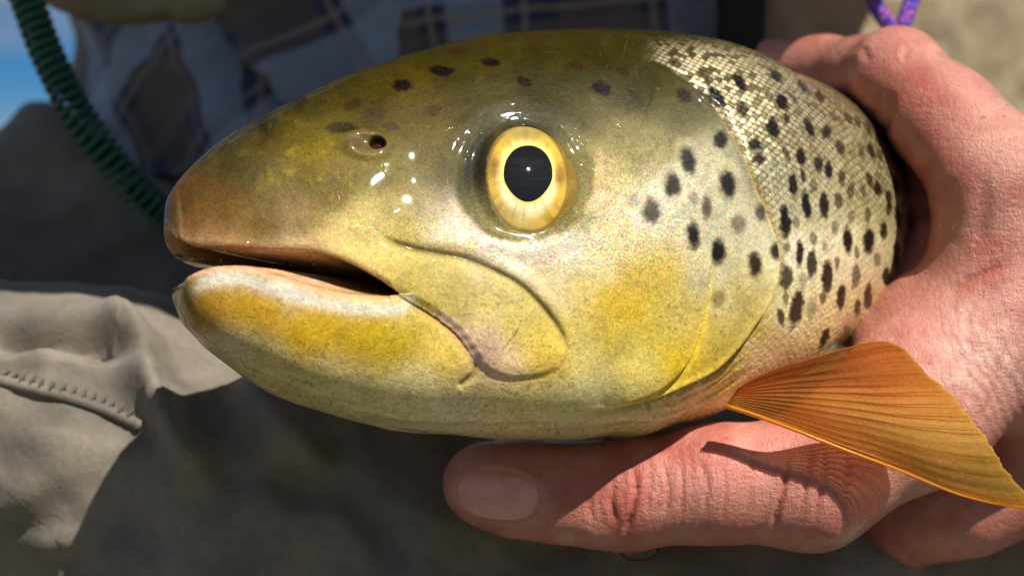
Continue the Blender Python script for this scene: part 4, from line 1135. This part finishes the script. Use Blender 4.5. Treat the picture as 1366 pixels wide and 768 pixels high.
lbvh = BVHTree.FromPolygons([Vector(v) for v in lv], lq.tolist())
# stitched seam along the thigh
SEAM = spline([(-30, 500), (20, 513), (60, 522), (110, 537), (150, 551), (190, 568)], 10)
sp_, sn_ = [], []
for x, y in resample(SEAM, 70):
    p_, n_, _, _ = hit(x, y, lbvh)
    if p_ is not None: sp_.append(np.array(p_)); sn_.append(np.array(n_))
sp_ = np.array(sp_); sn_ = np.array(sn_)
if len(sp_) > 10:
    Vq, Fq = tube(sp_ + sn_ * .0004, .0016, 8)
    seam = mesh_object('seam', Vq, Fq, wader_mat, waders)
    thread = Nodes('thread'); thread.set(Base_Color=(.10, .085, .07, 1), Roughness=.8)
    for k in range(2, len(sp_) - 4, 4):
        d_ = sp_[k + 2] - sp_[k]; L_ = np.linalg.norm(d_); d_ /= L_
        w_ = np.cross(sn_[k], d_)
        path = np.array([sp_[k] + sn_[k] * .0008 - w_ * .0005, sp_[k] + sn_[k] * .0017 + w_ * .0012 + d_ * L_ * .3, sp_[k] + sn_[k] * .0012 + w_ * .0032 + d_ * L_ * .5])
        a_s, b_s = tube(spline(path, 4), .00045, 6)
        mesh_object('stitch', a_s, b_s, thread.mat, seam)

# --- rolled sleeve end at the top left
rp = spline([at(40, -30, .60), at(110, -6, .585), at(190, 2, .575), at(262, -2, .570), at(296, -14, .572)], 14)
rr = np.interp(np.linspace(0, 1, len(rp)), [0, .3, .75, .93, 1], [.007, .0085, .0080, .0072, .0035])
Vr, Fr = tube(rp, rr, 28)
nz = vnoise(Vr[:, 0] * 2000, Vr[:, 2] * 2600, 14, 231, 2)
Vr = Vr + (Vr - np.repeat(rp, 28, 0)) * (nz * .18)[:, None]
mesh_object('rolled_cuff', Vr, Fr, bib_mat, person)['label'] = 'rolled beige cuff at the top left'

# --- unseen head, and a hat added above it so its brim shades the chest
HEAD = [(np.array([.01, .66, 1.02]), .055, np.array([.02, .60, 1.09]), .058), (np.array([.02, .58, 1.13]), .075, np.array([.02, .555, 1.17]), .088), (np.array([.02, .50, 1.08]), .030, np.array([.02, .56, 1.10]), .052),
        (np.array([.02, .475, 1.125]), .010, np.array([.02, .49, 1.155]), .010), (np.array([-.062, .575, 1.13]), .014, np.array([-.064, .58, 1.155]), .015), (np.array([.102, .575, 1.13]), .014, np.array([.104, .58, 1.155]), .015),
        (np.array([-.03, .50, 1.165]), .013, np.array([.07, .50, 1.165]), .013), (np.array([0, .492, 1.092]), .010, np.array([.04, .492, 1.092]), .010)]
HEAD = [(a - [0, 0, .21], b, c - [0, 0, .21], d) for (a, b, c, d) in HEAD]
gv, gq = vdb_mesh(HEAD, .004, .018, (-.12, .42, .72), (.16, .72, 1.09))
gv = relax(gv, gq, 2); gn = vert_normals(gv, gq)
if np.einsum('ij,ij->i', gn, gv - gv.mean(0)).mean() < 0: gq = gq[:, ::-1]
mesh_object('head', gv, gq, skin_mat, person, True, {'Col': np.tile(lin((205, 145, 118)), (len(gv), 1))})
HATC = np.array([.035, .452, .905])
prof = [(.092, .115), (.098, .06), (.104, .012), (.110, .0), (.140, -.006), (.175, -.014), (.188, -.020), (.190, -.017), (.176, -.010), (.140, -.001), (.108, .006), (.100, .065), (.088, .108), (.040, .122), (.001, .124)]
hat_v = []; na_ = 72
for r_, z_ in prof:
    for j in range(na_):
        a = 2 * math.pi * j / na_
        hat_v.append(HATC + np.array([r_ * math.cos(a), r_ * math.sin(a) * 1.02, z_ + .014 * math.cos(2 * a) * max(0, r_ - .1) / .09]))
Vh = np.array(hat_v); Vh[:, 2] += .025
hat_mat = make_wader('hat_canvas', (.22, .19, .13), (.28, .245, .17), False)
mesh_object('added_shade_hat', Vh, grid_faces(len(prof), na_, True), hat_mat, person)

# ------------------------------------------------------------------ cords
def braided(name, c1, c2, c3, scale):
    m = Nodes(name); co = m.coord()
    v = m.new('ShaderNodeTexVoronoi'); v.inputs['Scale'].default_value = scale; m.put(v.inputs['Vector'], co)
    sep = m.new('ShaderNodeSeparateColor'); m.put(sep.inputs[0], v.outputs['Color'])
    c = m.mix(m.ramp(sep.outputs[0], .55, .6), c1, c2); c = m.mix(m.ramp(sep.outputs[1], .80, .84), c, c3)
    m.set(Base_Color=c, Roughness=.55, Normal=m.bump(v.outputs['Distance'], .0012, .8)); return m.mat
blue_cord = braided('blue_braid', (.035, .030, .42), (.10, .05, .48), (.60, .10, .30), 900)
loop = spline([at(1150, -60, .548), at(1164, -8, .546), at(1172, 14, .545), (at(1186, 34, .545)), at(1196, 46, .546), at(1204, 34, .544), at(1212, 12, .545), at(1219, -10, .546), at(1228, -60, .548)], 14)
Vl, Fl = tube(loop, .0027, 12)
tag(mesh_object('cord_loop', Vl, Fl, blue_cord), 'blue and purple braided cord loop hanging behind the raised knuckle', 'cord')

cp_ = spline([at(12, -60, .560), at(36, 0, .558), at(62, 70, .556), at(100, 145, .554), at(150, 215, .556), at(205, 275, .565), at(260, 320, .58)], 60)
seg = np.linalg.norm(np.diff(cp_, axis=0), axis=1); acc = np.concatenate([[0], np.cumsum(seg)])
n_h = 2600; sl_ = np.linspace(0, acc[-1], n_h)
cpt = np.stack([np.interp(sl_, acc, cp_[:, k]) for k in range(3)], -1)
tg_ = np.gradient(cpt, axis=0); tg_ /= np.linalg.norm(tg_, axis=1)[:, None]
s1 = np.cross(tg_, [0, 1, 0]); s1 /= np.linalg.norm(s1, axis=1)[:, None]; s2 = np.cross(tg_, s1)
pa = sl_ / .0034 * 2 * np.pi
hel = cpt + .0046 * (np.cos(pa)[:, None] * s1 + np.sin(pa)[:, None] * s2)
Vg, Fg = tube(hel, .0014, 8)
mg = Nodes('green_coil_plastic'); mg.set(Base_Color=(.006, .085, .045, 1), Roughness=.28, Coat_Weight=.4, Coat_Roughness=.1)
tag(mesh_object('coiled_lanyard', Vg, Fg, mg.mat), 'dark green coiled plastic lanyard hanging at the upper left', 'lanyard')

# ------------------------------------------------------------------ water drops
mw = Nodes('water')                       # thin clear water: light passes, the surface glints
w_fr = mw.new('ShaderNodeFresnel'); w_fr.inputs['IOR'].default_value = 1.33
w_tr = mw.new('ShaderNodeBsdfTransparent'); w_gl = mw.new('ShaderNodeBsdfGlossy'); w_gl.inputs['Roughness'].default_value = .06
w_ms = mw.new('ShaderNodeMixShader')
mw.t.links.new(w_fr.outputs[0], w_ms.inputs[0]); mw.t.links.new(w_tr.outputs[0], w_ms.inputs[1]); mw.t.links.new(w_gl.outputs[0], w_ms.inputs[2])
mw.t.links.new(w_ms.outputs[0], mw.out.inputs['Surface'])
def drop_mesh(p, n, r, flat, sag=0.0, seg=14, rings=9):
    n = np.asarray(n) / np.linalg.norm(n); a = np.cross(n, [0.3, .2, .9]); a /= np.linalg.norm(a); b = np.cross(n, a)
    th = np.linspace(0.001, np.pi - .001, rings)[:, None]; an = np.linspace(0, 2 * np.pi, seg, endpoint=False)[None]
    v = p + r * (np.cos(th)[..., None] * n * flat + np.sin(th)[..., None] * (np.cos(an)[..., None] * a + np.sin(an)[..., None] * b))
    return v.reshape(-1, 3), grid_faces(rings, seg, True)
Vd, Fd, n0 = [], [], 0
spots_ = []
rg = random.Random(5)
for (cx, cy, sx, sy, n) in ((1310, 150, 45, 50, 22), (1345, 190, 20, 20, 14), (1300, 500, 60, 45, 60), (1340, 470, 22, 60, 20), (960, 590, 40, 14, 6), (1300, 320, 50, 40, 8)):
    for _ in range(n): spots_.append((rg.gauss(cx, sx * .6), rg.gauss(cy, sy * .6), rg.uniform(.00016, .00045)))
spots_ += [(1312, 158, .0007), (1284, 468, .0008), (1242, 482, .0006), (1350, 329, .0006), (874, 590, .0004)]
for x, y, r in spots_:
    p_, n_, _, _ = hit(x, y)
    if p_ is None: continue
    a_, b_ = drop_mesh(np.array(p_), np.array(n_), r, .55); Vd.append(a_); Fd.append(b_ + n0); n0 += len(a_)
tag(mesh_object('water_droplets', np.vstack(Vd), np.vstack(Fd), mw.mat), 'small water droplets sitting on the skin of the hand', 'water', kind='stuff')
# one drop hanging under the thumb
nd, sd = 22, 30
dp0 = at(852, 731, .411); th_d = np.linspace(.002, np.pi - .002, nd)
dv_ = np.array([[dp0[0] + .0052 * math.sin(t) * math.cos(2 * math.pi * j / sd), dp0[1] + .0040 * math.sin(t) * math.sin(2 * math.pi * j / sd), dp0[2] + .0031 * math.cos(t)] for t in th_d for j in range(sd)])
tag(mesh_object('water_drop', dv_, grid_faces(nd, sd, True)[:, ::-1], mw.mat), 'clear water drop about to fall from under the thumb', 'drop')

# ------------------------------------------------------------------ ground
gm = Nodes('river_bank'); co = gm.coord()
gc = gm.mix(gm.ramp(gm.noise(3, 6, .6, co), .35, .65), (.10, .085, .06), (.20, .18, .14))
gc = gm.mix(gm.ramp(gm.noise(.25, 4, .6, co), .45, .6), gc, (.05, .07, .025))
gm.set(Base_Color=gc, Roughness=.9, Normal=gm.bump(gm.noise(30, 5, .6, co), .02, .6))
G = 1500.0; ng = 41
gx = np.sign(np.linspace(-1, 1, ng)) * np.abs(np.linspace(-1, 1, ng)) ** 3 * G
gxx, gyy = np.meshgrid(gx, gx, indexing='ij')
gz = np.where(np.hypot(gxx, gyy) > 3, .02 * vnoise(gxx, gyy, 5, 301, 2), 0)
tag(mesh_object('ground', np.stack([gxx, gyy, gz], -1).reshape(-1, 3), grid_faces(ng, ng)[:, ::-1], gm.mat), kind='structure')

# unseen wooded ridge, added; low in front, raised behind the camera to cut sky fill
nh, mh = 240, 24
ah = np.linspace(0, 2 * np.pi, nh, endpoint=False)[:, None]; rh = np.linspace(0, 1, mh)[None, :]
peak = (16 + 62 * (.5 - .5 * np.sin(ah)) ** 1.5) * (1 + .35 * vnoise(np.cos(ah) * 60 + 100, np.sin(ah) * 60 + 100, 14, 311, 3))
Rh = 260 + 240 * rh
hz = peak * np.sin(rh * np.pi * .5) ** 1.3 - 1.0 + 4 * vnoise(np.cos(ah) * Rh, np.sin(ah) * Rh, 24, 312, 2) * rh
hz_p = np.stack([np.cos(ah) * Rh, np.sin(ah) * Rh, hz], -1)
hm = Nodes('wooded_hillside'); hco = hm.coord()
hm.set(Base_Color=hm.mix(hm.ramp(hm.noise(.15, 5, .65, hco), .4, .6), (.030, .050, .018), (.10, .11, .045)), Roughness=.95, Normal=hm.bump(hm.noise(.3, 4, .6, hco), 4.0, .8))
tag(mesh_object('sky_blocking_hills', hz_p.transpose(1, 0, 2).reshape(-1, 3), grid_faces(mh, nh, True), hm.mat), kind='structure')
